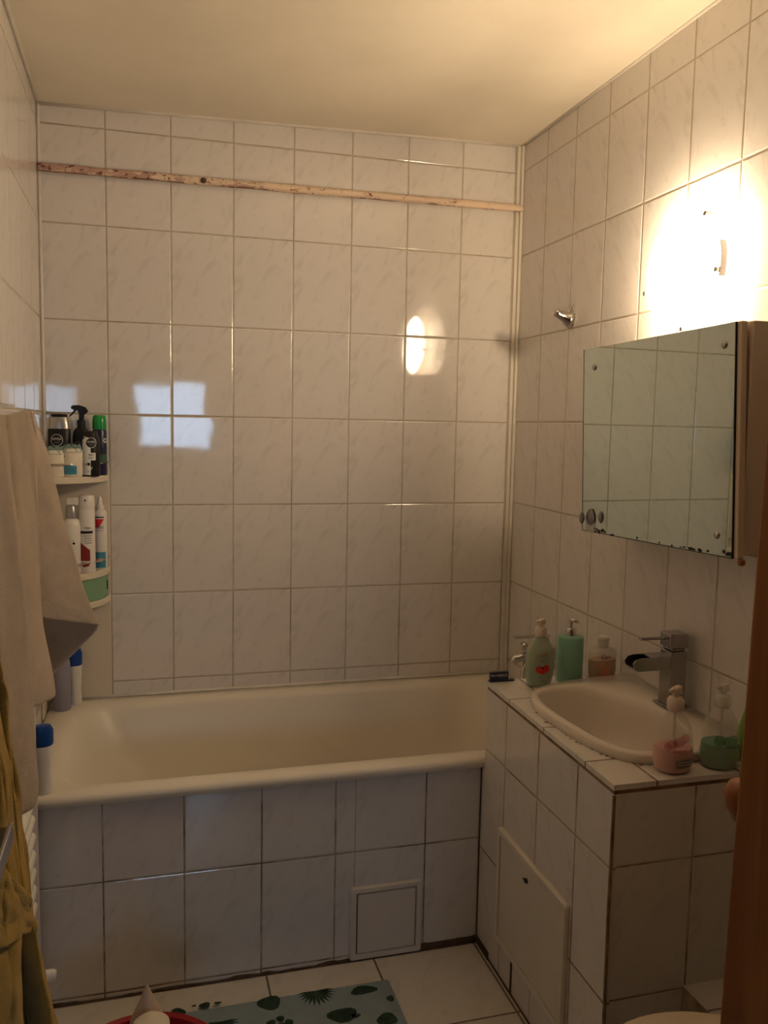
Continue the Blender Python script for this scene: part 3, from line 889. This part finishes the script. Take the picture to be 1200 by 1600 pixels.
# --- two cotton packs in clear film
for (cc, rr, hh, lbl, txt) in (((.098, -.146, SZ), .030, .086, 'pack of white cotton in film with blue label, in front on the top corner shelf', True),
                               ((.048, -.152, SZ), .031, .080, 'plain pack of white cotton pads at the left front of the top corner shelf', False)):
    o = thing('cotton_pack', lbl, 'cotton pack', cc, 'cotton packs on the top corner shelf')
    prof = [(rr * .9, 0), (rr, .006), (rr * 1.0, hh * .5), (rr, hh - .008), (rr * .8, hh)]
    MB().lathe(prof, cc, 24, sy=.8).build('cotton', m_cotton, o, smooth='auto')
    mb = MB(); rs = []
    for j in range(7):
        t = j / 6
        rs.append([(cc[0] + (rr + .002) * (1 - .35 * t * t) * math.cos(2 * PI * k / 24) * (1 + .08 * math.sin(k * 2.2 + j)),
                    cc[1] + (rr * .8 + .002) * (1 - .6 * t) * math.sin(2 * PI * k / 24), cc[2] + hh - .012 + .022 * t + .006 * t * math.sin(k * 1.7)) for k in range(24)])
    mb.rings(rs, False, True); mb.build('film_top', m_wrap, o, smooth=True)
    if txt:
        W = Wrap(cc, interp(prof), 1, .8, off=.0012)
        mb = MB(); W.rect(mb, -.026, .020, .008, .034); mb.mi = 1; W.disc(mb, .011, .021, .007, extra=.0004); mb.mi = 2; W.quad(mb, [(-.026, .044), (-.022, .044), (-.016, .064), (-.024, .076)])
        mb.mi = 3; W.text(mb, 'cotton', .010, -.009, .022, .0006)
        mb.build('label_print', [m_tealpr, m_bluepr, m_blackpr, m_grey_pr], o, recalc=False)

g2 = 'bottles on the middle corner shelf'
# --- white hair spray
c = (.134, -.110, S2)
o = thing('hair_spray_can', 'tall white hair spray can with dark band and maroon print on the middle corner shelf', 'can', c, g2)
prof = [(.0245, 0), (.0255, .003), (.0255, .196), (.0245, .199)]
MB().lathe(prof, c, 36).build('body', m_plastic_w, o, smooth='auto')
MB().lathe([(.0240, .1995), (.0248, .203), (.0245, .232), (.022, .242), (.016, .244)], c, 36).build('cap', m_plastic_w, o, smooth='auto')
W = Wrap(c, interp(prof + [(.0245, .245)]))
mb = MB(); W.rect(mb, -.013, .026, .124, .1325); W.text(mb, 'Hair', .0115, .010, .142)
for k in range(4): W.rect(mb, .0 if k else -.005, .022, .116 - k * .0075, .1175 - k * .0075)
W.disc(mb, .003, .228, .0028)
mb.mi = 1
W.quad(mb, [(-.014, .038), (.016, .038), (.016, .072), (-.013, .096)])
W.quad(mb, [(-.014, .032), (-.004, .018), (.012, .022), (.016, .034)])
mb.build('label_print', [m_blackpr, m_maroon], o, recalc=False)
# --- styling mousse
c = (.1705, -.046, S2)
o = thing('styling_mousse_can', 'white mousse can with red triangle and teal base, right end of the middle corner shelf', 'can', c, g2)
prof = [(.0205, 0), (.0215, .003), (.0215, .176), (.019, .186), (.012, .192)]
MB().lathe(prof, c, 32).build('body', m_plastic_w, o, smooth='auto')
MB().lathe([(.0135, .192), (.0135, .203), (.009, .206), (.0075, .222), (.004, .232)], c, 20, lean=(0.0, 0)).build('nozzle', m_plastic_w, o, smooth='auto')
W = Wrap(c, interp(prof))
mb = MB(); W.rect(mb, -.018, .018, .166, .1695); W.text(mb, 'diesc', .0155, .001, .1365, .0008)
W.disc(mb, -.017, .165, .0085, extra=.0005)
mb.mi = 1; W.quad(mb, [(-.008, .136), (.003, .136), (.018, .162), (-.012, .162)], extra=.0002)
mb.mi = 2; W.rect(mb, -.026, .024, .004, .055)
mb.mi = 3; W.quad(mb, [(-.010, .022), (.013, .024), (.013, .036), (-.010, .032)], extra=.0004)
mb.mi = 4; W.text(mb, 'STYLING', .0062, .003, .124, .0005)
mb.build('label_print', [m_blackpr, m_redpr, m_tealpr, m_peachpr, m_grey_pr], o, recalc=False)
# --- white pump bottle
c = (.090, -.122, S2)
o = thing('pump_bottle', 'white bottle with grey cap at the left of the middle corner shelf', 'bottle', c, g2)
prof = [(.026, 0), (.028, .003), (.028, .150), (.024, .166), (.0165, .172)]
MB().lathe(prof, c, 32).build('body', m_plastic_w, o, smooth='auto')
MB().lathe([(.0165, .1725), (.0165, .205), (.013, .212)], c, 20).build('cap', m_silver, o, smooth='auto')
MB().box((c[0] - .014, c[1] - .008, c[2] + .2125), (c[0] + .022, c[1] + .008, c[2] + .236)).build('pump_head', m_plastic_w, o, bevel=.003)
W = Wrap(c, interp(prof)); mb = MB(); W.disc(mb, .014, .096, .004); W.disc(mb, .012, .105, .0015)
mb.build('label_print', m_blackpr, o, recalc=False)

# ------------------------------------------------------------------ bottles on the tub rim
TZ = .5588
c = (.050, -.098, TZ - .001)
o = thing('lavender_bottle', 'lavender grey bottle standing on the back left corner of the bathtub rim', 'bottle', c)
MB().lathe([(.025, 0), (.0275, .003), (.0275, .150), (.025, .160), (.016, .168)], c, 32).build('body', m_lav, o, smooth='auto')
MB().lathe([(.014, .168), (.014, .190), (.011, .193)], c, 20).build('cap', m_lav, o, smooth='auto')
def slant_bottle(c, lbl, rot, h=.178, tilt=(0, 0), w=.021):
    o = thing('white_bottle', lbl, 'bottle', c)
    b = [(w * .86, 0), (w * .92, .004), (w * .80, h * .30), (w * .95, h * .55), (w * 1.0, h * .68), (w * .93, h * .70)]
    MB().lathe(b, c, 28, sx=1, sy=.62, rot=rot, lean=tilt).build('body', m_plastic_w, o, smooth='auto')
    MB().lathe([(w * .93, h * .702), (w * 1.05, h * .73), (w * 1.05, h * .93), (w * .8, h), (w * .3, h * 1.005)], c, 28, sx=1, sy=.62, rot=rot, lean=tilt).build('cap', m_bluecap, o, smooth='auto')
    return o
slant_bottle((.0885, -.050, TZ - .0005), 'white bottle with blue cap beside the lavender bottle on the bathtub rim', .3, .182)
slant_bottle((.064, -.738, TZ - .0005), 'white bottle with blue cap on the front left corner of the bathtub rim', .2, .172, w=.025)

# ------------------------------------------------------------------ bottles on the vanity
def pump(o, c, z, mat, stem=.0035, head=(.030, .0), nozzle_dir=(-1, -.3), scale=1.0, tube_to=.02):
    s = scale
    MB().lathe([(.0150 * s, z - .002), (.0162 * s, z), (.0162 * s, z + .018 * s), (.0125 * s, z + .023 * s), (.0065 * s, z + .025 * s), (.0065 * s, z + .031 * s)], c, 24).build('pump_collar', mat, o, smooth='auto')
    d = Vector((nozzle_dir[0], nozzle_dir[1], 0)).normalized()
    z0 = c[2] + z + .029 * s
    mb = MB()
    for (q0, q1, w0, h0, h1) in ((-.011, .009, .0085, .0, .0165), (.008, .020, .0045, .006, .0145)):
        nn_ = Vector((-d.y, d.x, 0))
        ring = []
        for q, hh0, hh1, w_ in ((q0 * s, h0, h1, w0 * s), (q1 * s, h0 + .001, h1 - .002, w0 * s * .85)):
            P = Vector((c[0], c[1], z0)) + d * q
            ring.append([P + nn_ * w_ + Vector((0, 0, hh0 * s)), P - nn_ * w_ + Vector((0, 0, hh0 * s)), P - nn_ * w_ * .75 + Vector((0, 0, hh1 * s)), P + nn_ * w_ * .75 + Vector((0, 0, hh1 * s))])
        mb.rings(ring)
    mb.build('pump_head', mat, o, bevel=.0025 * s, seg=3)
def soap(c, lbl, prof, sx, sy, rot, fill, mliq, mpump, z_pump, grp=None, sc=1.0, mbody=None):
    o = thing('soap_bottle', lbl, 'soap bottle', c, grp)
    MB().lathe(prof, c, 40, sx=sx, sy=sy, rot=rot).build('bottle', mbody or m_clear, o, smooth='auto')
    f = interp(prof)
    zs = [.0015] + [fill * k / 8 for k in range(1, 9)]
    MB().lathe([(max(.001, f(z) - .0022), z) for z in zs], c, 40, sx=sx, sy=sy, rot=rot).build('liquid', mliq, o, smooth='auto')
    MB().cyl((c[0], c[1], c[2] + fill * .9), (c[0], c[1], c[2] + z_pump), .0032).build('dip_tube', m_clear2, o, smooth='auto')
    pump(o, c, z_pump, mpump, scale=sc)
    return o
ovalA = [(.030, 0), (.036, .004), (.041, .025), (.0440, .055), (.0425, .082), (.036, .106), (.026, .125), (.0145, .137), (.0125, .140)]
c = (1.349, -.842, VT)
o = soap(c, 'oval soap bottle of milky green soap with red flower print, beside the bath tap', ovalA, 1, .55, .1, .100, m_liq_w, m_palecone, .140, 'soap bottles on the vanity', 1.0, m_milk)
W = Wrap(c, interp(ovalA), 1, .55, .1, a0=-PI / 2 - .25, off=.0010)
mb = MB(); W.disc(mb, .000, .051, .010); W.disc(mb, .021, .052, .011); W.disc(mb, .0105, .048, .0105, extra=.0002); W.text(mb, 'SANARE', .0085, .010, .0885)
mb.mi = 1; W.disc(mb, .010, .055, .0035, extra=.0004); W.text(mb, 'Pure', .0065, .011, .074); W.text(mb, 'soft soap', .0045, .010, .018); W.disc(mb, .004, .030, .0018)
mb.build('label_print', [m_redpr, m_blackpr], o, recalc=False)

c = (1.452, -.820, VT)
o = thing('soap_dispenser', 'cylindrical frosted green soap dispenser with chrome pump', 'soap dispenser', c)
MB().lathe([(.034, 0), (.0365, .003), (.0365, .122), (.034, .127), (.020, .130)], c, 40).build('body', m_frost, o, smooth='auto')
MB().lathe([(.0145, .130), (.0145, .148), (.012, .151), (.0045, .152), (.0045, .166)], c, 24).build('pump_collar', m_chrome, o, smooth='auto')
MB().tube([(c[0] + .002, c[1], c[2] + .166), (c[0], c[1], c[2] + .172), (c[0] - .002, c[1] - .008, c[2] + .175), (c[0] + .012, c[1] - .020, c[2] + .170)], [.0055, .0065, .005, .0035], 12).build('pump_head', m_chrome, o, smooth=True)

c = (1.553, -.822, VT)
pr = [(.030, 0), (.034, .004), (.036, .03), (.036, .068), (.033, .082), (.022, .089), (.015, .091)]
o = thing('hand_soap_bottle', 'amber hand soap bottle with round white cap next to the green dispenser', 'soap bottle', c)
MB().lathe(pr, c, 40, sx=1.3, sy=.66, rot=.15).build('bottle', m_clear, o, smooth='auto')
f = interp(pr)
MB().lathe([(f(z) - .002, z) for z in (.001, .01, .03, .045, .058)], c, 40, sx=1.3, sy=.66, rot=.15).build('liquid', m_cien, o, smooth='auto')
MB().lathe([(.0150, .0915), (.0155, .093), (.0165, .112), (.0185, .114), (.0185, .119), (.016, .122), (0, .1225)], c, 28).build('cap', m_plastic_w, o, smooth='auto')
W = Wrap(c, f, 1.3, .66, .15, a0=-PI / 2 - .2, off=.0012)
mb = MB(); W.text(mb, 'Cien', .0175, .010, .068); mb.mi = 1; W.quad(mb, [(-.008, .014), (.028, .014), (.024, .040), (-.006, .042)]); W.disc(mb, -.002, .046, .007)
mb.build('label_print', [m_blackpr, m_peachpr], o, recalc=False)

roundB = [(.030, 0), (.0385, .004), (.0435, .016), (.0445, .034), (.0425, .058), (.040, .082), (.034, .104), (.024, .120), (.0145, .130), (.0125, .133)]
c = (1.384, -1.407, VT - .0133)
o = soap(c, 'clear pump bottle of pink soap at the near front corner of the vanity', roundB, 1, .8, 0, .052, m_pinkliq, m_palecone, .133, 'soap bottles on the vanity', 1.08)
W = Wrap(c, interp(roundB), 1, .8, 0, off=.0010)
mb = MB(); W.disc(mb, -.024, .062, .009); W.disc(mb, -.014, .067, .011, sv=.8, extra=.0002); W.disc(mb, .000, .073, .014, sv=.7, extra=.0004); W.disc(mb, .013, .079, .012, sv=.8, extra=.0006)
W.rect(mb, -.014, .018, .050, .056)
mb.mi = 1; W.quad(mb, [(-.004, .016), (.030, .018), (.033, .036), (-.007, .034)], extra=.0004)
mb.mi = 2
for k in range(2): W.rect(mb, -.003, .030, .0235 + k * .006, .0245 + k * .006, extra=.0007)
mb.build('label_print', [m_pinkpr, m_grey_pr, m_palecone], o, recalc=False)
c = (1.497, -1.410, VT - .0134)
o = soap(c, 'clear pump bottle of dark green soap right of the pink one', roundB, 1, .8, 0, .054, m_greenliq, m_clear2, .133, 'soap bottles on the vanity', 1.05)
W = Wrap(c, interp(roundB), 1, .8, 0, off=.0010)
mb = MB(); W.disc(mb, -.016, .066, .012); W.disc(mb, .012, .064, .020, sv=.7); mb.mi = 1
for k in range(3): W.quad(mb, [(.0, .038 - k * .006), (.034, .044 - k * .006), (.034, .0455 - k * .006), (.0, .0395 - k * .006)], extra=.0004)
mb.build('label_print', [m_greenpr, m_lime], o, recalc=False)
c = (1.588, -1.400, VT - .0132)
o = thing('soap_bottle', 'lime green bottle with dark green band half hidden behind the wooden door edge', 'soap bottle', c, 'soap bottles on the vanity')
pr = [(.030, 0), (.036, .004), (.040, .03), (.038, .06), (.028, .095), (.018, .125), (.013, .135)]
MB().lathe(pr, c, 32, sx=.9, sy=.8).build('body', m_lime, o, smooth='auto')
W = Wrap(c, interp(pr), .9, .8, off=.001)
mb = MB(); W.rect(mb, -.03, .02, .085, .12); mb.mi = 1; W.disc(mb, -.016, .072, .008); mb.mi = 2; W.disc(mb, -.018, .074, .003, extra=.0004)
mb.build('label_print', [m_greenslot, m_plastic_w, m_blackpr], o, recalc=False)
MB().lathe([(.0125, .1355), (.0125, .158), (.006, .160), (.006, .172), (.010, .174), (.010, .182)], c, 20).build('pump', m_clear2, o, smooth='auto')

# navy box at the far corner
p0 = at(765, 1060, 1, -.792); p1 = at(795, 1060, 1, -.792)
bx = thing('navy_box', 'small navy blue soap box at the far corner of the vanity top', 'box', (p0.x + .02, -.79, VT))
B((p0.x + .002, -.792, VT + .0005), (p1.x + .018, -.779, VT + .004)).build('flap', m_navy, bx)
B((p0.x + .004, -.7905, VT + .004), (p1.x, -.7795, VT + .027)).build('carton', m_navy, bx, bevel=.001)
vs, fs = text_mesh('PROVENCE', .0098)
xm = (p0.x + p1.x) / 2
MB().add([(xm + v.x, -.7912, VT + .0175 + v.y) for v in vs], fs).build('lettering', m_white, bx, recalc=False)

for root in (van, sink, fa):          # the old worktop dips a little towards the room
    def dip(o_):
        for ch in o_.children:
            if ch.type == 'MESH':
                for v_ in ch.data.vertices:
                    wy = v_.co.y + root.location.y; wz = v_.co.z + root.location.z
                    v_.co.z += min(0, (wy + .80) * .022) * max(0, min(1, wz / .78))
            dip(ch)
    dip(root)
# ------------------------------------------------------------------ towels
def smooth01(t): return t * t * (3 - 2 * t)
def kf(keys, v):
    if v <= keys[0][0]: return keys[0][1]
    for (a, b), (c_, d) in zip(keys, keys[1:]):
        if v <= c_:
            return b + (d - b) * smooth01((v - a) / (c_ - a)) if False else b + (d - b) * (v - a) / (c_ - a)
    return keys[-1][1]
def cloth(name, cols, mat, label, cat, rows=60, sub=10, thick=.006, ymin=640, amp=.004, seed=0, top=None, terry=None):
    """cols: list of (edge keys [(py, px)...], depth Y at top, Y at bottom, py top, py bottom)"""
    grid = []
    nc = (len(cols) - 1) * sub + 1
    for i in range(nc):
        t = i / sub; k = min(int(t), len(cols) - 2); f = t - k
        A, Bc = cols[k], cols[k + 1]
        g = smooth01(f)
        col = []
        for r in range(rows + 1):
            v = r / rows
            def pt(C):
                py = C[3] + (C[4] - C[3]) * v
                Y = C[1] + (C[2] - C[1]) * v
                return at(kf(C[0], py), py, 1, Y)
            pa, pb = pt(A), pt(Bc)
            p = pa.lerp(pb, g if A[5] else f)
            nz = noise.noise(Vector((t * 1.7 + seed, v * 3.0, seed))) * amp + noise.noise(Vector((t * 5 + seed, v * 9, 1.7))) * amp * .35
            if terry and terry[0] < v < terry[1]:
                nz += noise.noise(Vector((t * 9, v * 60, 5))) * .0035
            p = p + Vector((nz, -nz * .6, 0))
            if top is not None and v < .04:
                pass
            col.append(p)
        grid.append(col)
    mb = MB()
    vs = [p for c_ in grid for p in c_]
    fs = []
    for i in range(nc - 1):
        for r in range(rows):
            a = i * (rows + 1) + r
            fs.append((a, a + 1, a + rows + 2, a + rows + 1))
    mb.add(vs, fs)
    ob = mb.build(name, mat, None, smooth=True)
    md = ob.modifiers.new('thick', 'SOLIDIFY'); md.thickness = thick; md.offset = 0
    md = ob.modifiers.new('soft', 'SUBSURF'); md.levels = 1; md.render_levels = 1
    return tag(ob, label, cat)
# right edge silhouettes
eA = [(640, 45), (660, 54), (700, 68), (740, 80), (800, 96), (860, 112), (920, 132), (960, 148), (978, 156), (1000, 153), (1030, 128), (1062, 82)]
mA = [(640, 44), (700, 57), (800, 58), (900, 58), (1000, 62), (1070, 66)]
mA2 = [(640, 30), (700, 34), (800, 36), (900, 40), (1070, 44)]
eB = [(640, 40), (700, 54), (780, 57), (860, 58), (930, 60), (990, 70), (1030, 77), (1060, 82), (1088, 84), (1100, 78), (1112, 58)]
mB = [(640, 5), (700, 8), (800, 22), (1000, 34), (1112, 44)]
eC = [(640, -14), (680, 2), (740, 11), (800, 19), (880, 27), (940, 33), (1000, 39), (1080, 45), (1150, 52), (1200, 55), (1230, 57), (1252, 54), (1275, 42), (1290, 30)]
mC = [(640, -40), (800, -20), (1000, -4), (1290, 10)]
lC = [(640, -80), (1290, -80)]
cols = [(eA, -1.30, -1.22, 640, 978, True),
        (mA, -1.36, -1.30, 641, 966, True),
        (mA2, -1.40, -1.42, 643, 980, False),
        (eB, -1.46, -1.44, 642, 1088, True),
        (mB, -1.52, -1.56, 648, 1112, True),
        (mB, -1.56, -1.62, 648, 1130, False),
        (eC, -1.66, -1.66, 648, 1262, True),
        (mC, -1.72, -1.76, 650, 1290, True),
        (lC, -1.78, -1.84, 655, 1300, False)]
tw = cloth('bath_towel', cols, m_towel, 'long beige terry towel hanging in folds on the left wall', 'towel', amp=.006, seed=2.0, terry=(.80, .97))
# back layer of the beige towel, under the hem
eA2 = [(900, 118), (960, 143), (985, 152), (1000, 148), (1030, 116), (1062, 80)]
mb = MB(); grid = []
top_l = at(40, 930, 1, -1.30)
for i in range(13):
    t = i / 12
    a = at(54 + (153 - 54) * t, 955 + 20 * abs(t - .4), 1, -1.25 + .05 * t)
    yb = 1075 - 92 * t
    xb = 60 + 91 * t
    b = at(xb, yb, 1, -1.10 - .04 * t)
    grid.append([a.lerp(b, s / 10) + Vector((0, 0, -.006 * math.sin(PI * s / 10))) for s in range(11)])
fs = []
for i in range(12):
    for r in range(10):
        a = i * 11 + r
        fs.append((a, a + 1, a + 12, a + 11))
mb.add([p for g in grid for p in g], fs)
# rail the towel hangs from
tr = thing('towel_rail', 'white towel rail on the left wall carrying the beige towel', 'towel rail', (0, -1.5, 1.48))
tl = at(20, 640, 1, -1.45)
MB().tube([(.003, -1.26, 1.478), (.05, -1.26, 1.478), (tl.x - .02, -1.27, 1.478), (tl.x - .012, -1.29, 1.478), (tl.x - .008, -1.60, 1.478), (tl.x - .012, -1.86, 1.478), (.05, -1.88, 1.478), (.003, -1.88, 1.478)], .007).build('bar', m_chrome, tr, smooth=True)
ob = mb.build('towel_underside', m_towel, None, smooth=True)
md = ob.modifiers.new('thick', 'SOLIDIFY'); md.thickness = .005; md.offset = 0
ob.parent = tw
# yellow towel, nearer to the camera
eY = [(960, -34), (1060, -8), (1090, 2), (1130, 8), (1170, 14), (1230, 24), (1290, 26), (1350, 36), (1400, 45), (1440, 52), (1454, 56), (1475, 58), (1500, 66), (1530, 74), (1560, 80), (1600, 88), (1640, 92)]
mY = [(1060, -30), (1200, 2), (1300, 14), (1400, 24), (1500, 34), (1640, 44)]
mY2 = [(1060, -40), (1200, -12), (1400, 6), (1640, 16)]
lY = [(1060, -90), (1640, -90)]
mY0 = [(1060, -14), (1200, 12), (1300, 25), (1400, 38), (1460, 46), (1500, 52), (1640, 74)]
cols = [(eY, -1.88, -1.80, 960, 1640, True), (mY0, -1.86, -1.90, 960, 1640, True), (mY, -1.97, -1.86, 960, 1640, True), (mY2, -1.90, -2.00, 960, 1640, True), (lY, -2.00, -2.06, 960, 1640, False)]
cloth('yellow_towel', cols, m_yellow, 'mustard yellow terry towel hanging in front of the beige one on the left', 'towel', amp=.014, seed=6.0, rows=70)
# folded lower corner of the yellow towel
eZ = [(1380, 40), (1420, 48), (1445, 53), (1454, 55), (1462, 44), (1490, 22)]
cols = [(eZ, -1.90, -1.87, 1395, 1456, True), ([(1330, 18), (1470, 30)], -1.96, -1.95, 1375, 1462, True), ([(1330, 0), (1470, 8)], -1.98, -2.00, 1350, 1480, True), ([(1330, -60), (1500, -60)], -2.02, -2.06, 1330, 1500, False)]
ob = cloth('towel_fold', cols, m_yellow, 'x', 'x', rows=24, amp=.006, seed=9.0)
del ob['label']; del ob['category']
ob.parent = bpy.data.objects['yellow_towel']

# steel shelf close to the camera at the left
e = at(20.5, 1290, 1, -2.14)
sf = thing('metal_shelf', 'grey metal shelf edge at the left in front of the yellow towel', 'shelf', (.0, -2.4, e.z))
B((.001, -2.72, e.z - .012), (e.x - .003, -2.14, e.z)).build('board', m_steel, sf, bevel=.002)
B((e.x - .004, -2.72, e.z - .014), (e.x, -2.139, e.z + .003)).build('edge_strip', m_chrome, sf, bevel=.001)

# ------------------------------------------------------------------ radiator on the left wall
rd = thing('towel_radiator', 'white tube radiator low on the left wall below the towels', 'radiator', (0, -1.4, .1))
for k in range(17):
    z = .135 + .0365 * k
    MB().tube([(.080, -1.145, z), (.086, -1.158, z), (.086, -1.42, z), (.086, -1.72, z), (.080, -1.733, z)], [.005, .0115, .0115, .0115, .005], 12).build('radiator_tube', m_rad, rd, smooth=True)
for y in (-1.22, -1.66):
    MB().box((.050, y - .018, .10), (.078, y + .018, .74)).box((.0002, y - .012, .2), (.05, y + .012, .23)).box((.0002, y - .012, .6), (.05, y + .012, .63)).build('collector', m_rad, rd, bevel=.004)
v0 = at(72, 1523, 1, -1.16); v1 = at(88, 1523, 1, -1.16)
zv = v1.z
MB().cyl((.066, -1.25, zv), (v0.x, -1.165, zv), .008).cyl((v0.x - .002, -1.16, zv), (v1.x - .004, -1.16, zv), .0125).cyl((v1.x - .005, -1.16, zv), (v1.x, -1.16, zv), .010).build('valve', m_rad, rd, smooth='auto')

# ------------------------------------------------------------------ floor things
bc = (.297, -1.415)
bk = thing('red_bucket', 'red plastic bucket on the floor at the bottom left', 'bucket', (bc[0], bc[1], 0))
MB().lathe([(.0, .001), (.115, .001), (.12, .004), (.150, .285), (.160, .288), (.162, .300), (.158, .303), (.150, .298), (.146, .285), (.116, .010), (0, .008)], (*bc, 0), 56, cap=False).build('shell', m_red, bk, smooth='auto')
arc = [(bc[0] + .158 * math.cos(a), bc[1] - .02 - .16 * math.sin(a) * .8, .292 - .06 * math.sin(a)) for a in [PI * k / 24 for k in range(25)]]
MB().tube(arc, .0035, 8).build('handle', m_chrome, bk, smooth=True)
tp = at(229.5, 1538, 1, -1.345)
cn = thing('pointed_plastic_cone', 'pale cone-shaped plastic piece sticking up out of the red bucket', 'cone', (tp.x, -1.345, .01))
zt = tp.z - .01
mb = MB().lathe([(.045, .0), (.045, .02), (.034, zt - .085), (.031, zt - .07), (.022, zt - .048), (.013, zt - .028), (.0045, zt - .008), (.001, zt)], (tp.x, -1.345, .01), 28)
mb.build('cone', m_conepl, cn, smooth='auto')
tq = at(236, 1592, 1, -1.40)
MB().lathe([(.030, -.30), (.034, -.02), (.033, -.006), (.026, .0), (0, .002)], (tq.x, -1.402, tq.z - .002), 28).build('cream_cap', m_cream_pl, cn, smooth='auto')

# bath mat with printed cactus and leaves
rug = MB()
RX0, RX1, RY0, RY1 = .33, .928, -1.36, -.866
rug.rings([rrect(RX0, RX1, RY0, RY1, .006, .0005, 4), rrect(RX0, RX1, RY0, RY1, .006, .006, 4), rrect(RX0 + .002, RX1 - .002, RY0 + .002, RY1 - .002, .006, .0075, 4)])
rug.mi = 1
ZT = .0079
def blob(cx_, cy_, rx, ry, n=14, rot=0, wob=.12):
    vs = [(cx_, cy_, ZT)]
    for k in range(n):
        a = 2 * PI * k / n
        q = 1 + wob * math.sin(3 * a + cx_ * 40)
        x, y = rx * q * math.cos(a), ry * q * math.sin(a)
        vs.append((cx_ + x * math.cos(rot) - y * math.sin(rot), cy_ + x * math.sin(rot) + y * math.cos(rot), ZT))
    rug.add(vs, [(0, 1 + k, 1 + (k + 1) % n) for k in range(n)])
def onrug(px, py): 
    v = at(px, py, 2, ZT); return v.x, v.y
def frond(px, py, r=.055):
    x, y = onrug(px, py)
    for k in range(13):
        a = PI * (1.02 + .96 * k / 12)
        dx, dy = math.cos(a), math.sin(a)
        nx, ny = -dy, dx
        L_ = r * (1 - .2 * abs(k - 6) / 6)
        rug.add([(x, y, ZT), (x + dx * L_ * .6 + nx * .004, y + dy * L_ * .6 + ny * .004, ZT), (x + dx * L_, y + dy * L_, ZT), (x + dx * L_ * .6 - nx * .004, y + dy * L_ * .6 - ny * .004, ZT)], [(0, 1, 2, 3)])
def dot(px, py, rx, ry, rot=0): blob(*onrug(px, py), rx, ry, rot=rot)
dot(421, 1567, .030, .027); dot(320, 1571, .014, .012); dot(303, 1571.5, .006, .004)
dot(340, 1567, .010, .005); frond(493, 1548, .062); dot(568, 1547, .036, .017); dot(610, 1560, .010, .012)
dot(277, 1582, .02, .016); dot(535, 1586, .038, .026); dot(605, 1592, .026, .022); dot(556, 1587, .012, .008)
frond(345, 1596, .055); dot(438, 1592, .010, .012); dot(452, 1598, .010, .014); dot(424, 1598, .012, .010); dot(440, 1606, .02, .02)
for gx in (.40, .52, .64, .76, .86):
    for gy in (-1.30, -1.20, -1.12):
        blob(gx + .03 * math.sin(gy * 50), gy, .026, .018, rot=gx * 7)
tag(rug.build('bath_mat', [m_ruglt, m_rugdk]), 'grey-blue bath mat with dark green cactus and leaf print on the floor', 'mat')

# toilet beyond the door edge
to = thing('toilet', 'cream toilet with closed lid at the bottom right in front of the vanity', 'toilet', (1.2, -1.84, 0))
tc_ = (1.20, -1.835, 0)
MB().lathe([(.105, 0), (.11, .01), (.095, .12), (.12, .22), (.170, .33), (.188, .375), (.186, .388)], tc_, 48, sx=1.12).build('bowl', m_toilet, to, smooth='auto')
MB().lathe([(.186, .3885), (.192, .392), (.192, .404), (.186, .407)], tc_, 48, sx=1.12).build('seat', m_toilet, to, smooth='auto')
MB().lathe([(.184, .4075), (.191, .410), (.188, .418), (.150, .424), (.05, .427), (0, .427)], tc_, 48, sx=1.12).build('lid', m_toilet, to, smooth='auto')
B((1.425, -2.02, .302), (1.60, -1.66, .72)).build('tank', m_toilet, to, bevel=.02)
B((1.418, -2.03, .721), (1.61, -1.65, .745)).build('tank_lid', m_toilet, to, bevel=.008)

# pine door, open into the room
Fp = Vector((.976, -2.10)); H = Vector((1.29, -2.775)); dd = (H - Fp).normalized(); nn = Vector((-dd.y, dd.x))
mb = MB(); poly = [Fp, H, H + nn * .04, Fp + nn * .04]
if nn.x < 0: poly = [Fp, H, H - nn * .04, Fp - nn * .04]
mb.prism([(p.x, p.y) for p in poly], .008, 2.03)
for v_ in mb.v: v_.x += (v_.z - .75) * .018
door = struct(mb.build('door_1', m_wood, bevel=.003))
kz = at(1146, 1240, 1, -2.07)
MB().lathe([(.0, -.032), (.012, -.030), (.020, -.015), (.024, .004), (.018, .016), (.0, .020)], (kz.x + .014, -2.072, kz.z - .004), 20).build('latch_block', m_wood, door, smooth=True)
struct(MB().box((.10, YF - .08, 0), (.14, YF + .01, 2.06)).box((1.29, YF - .08, 0), (1.33, YF + .01, 2.06)).box((.10, YF - .08, 2.03), (1.33, YF + .01, 2.09)).build('door_frame', m_wood))

# ------------------------------------------------------------------ render settings that belong to the look
wd = bpy.data.worlds.new('world'); S.world = wd; wd.use_nodes = True
wd.node_tree.nodes['Background'].inputs[0].default_value = (.02, .02, .025, 1)
wd.node_tree.nodes['Background'].inputs[1].default_value = .2
S.view_settings.view_transform = 'Standard'
S.view_settings.look = 'None'
S.view_settings.gamma = 1
S.view_settings.use_curve_mapping = False
S.view_settings.exposure = -0.48
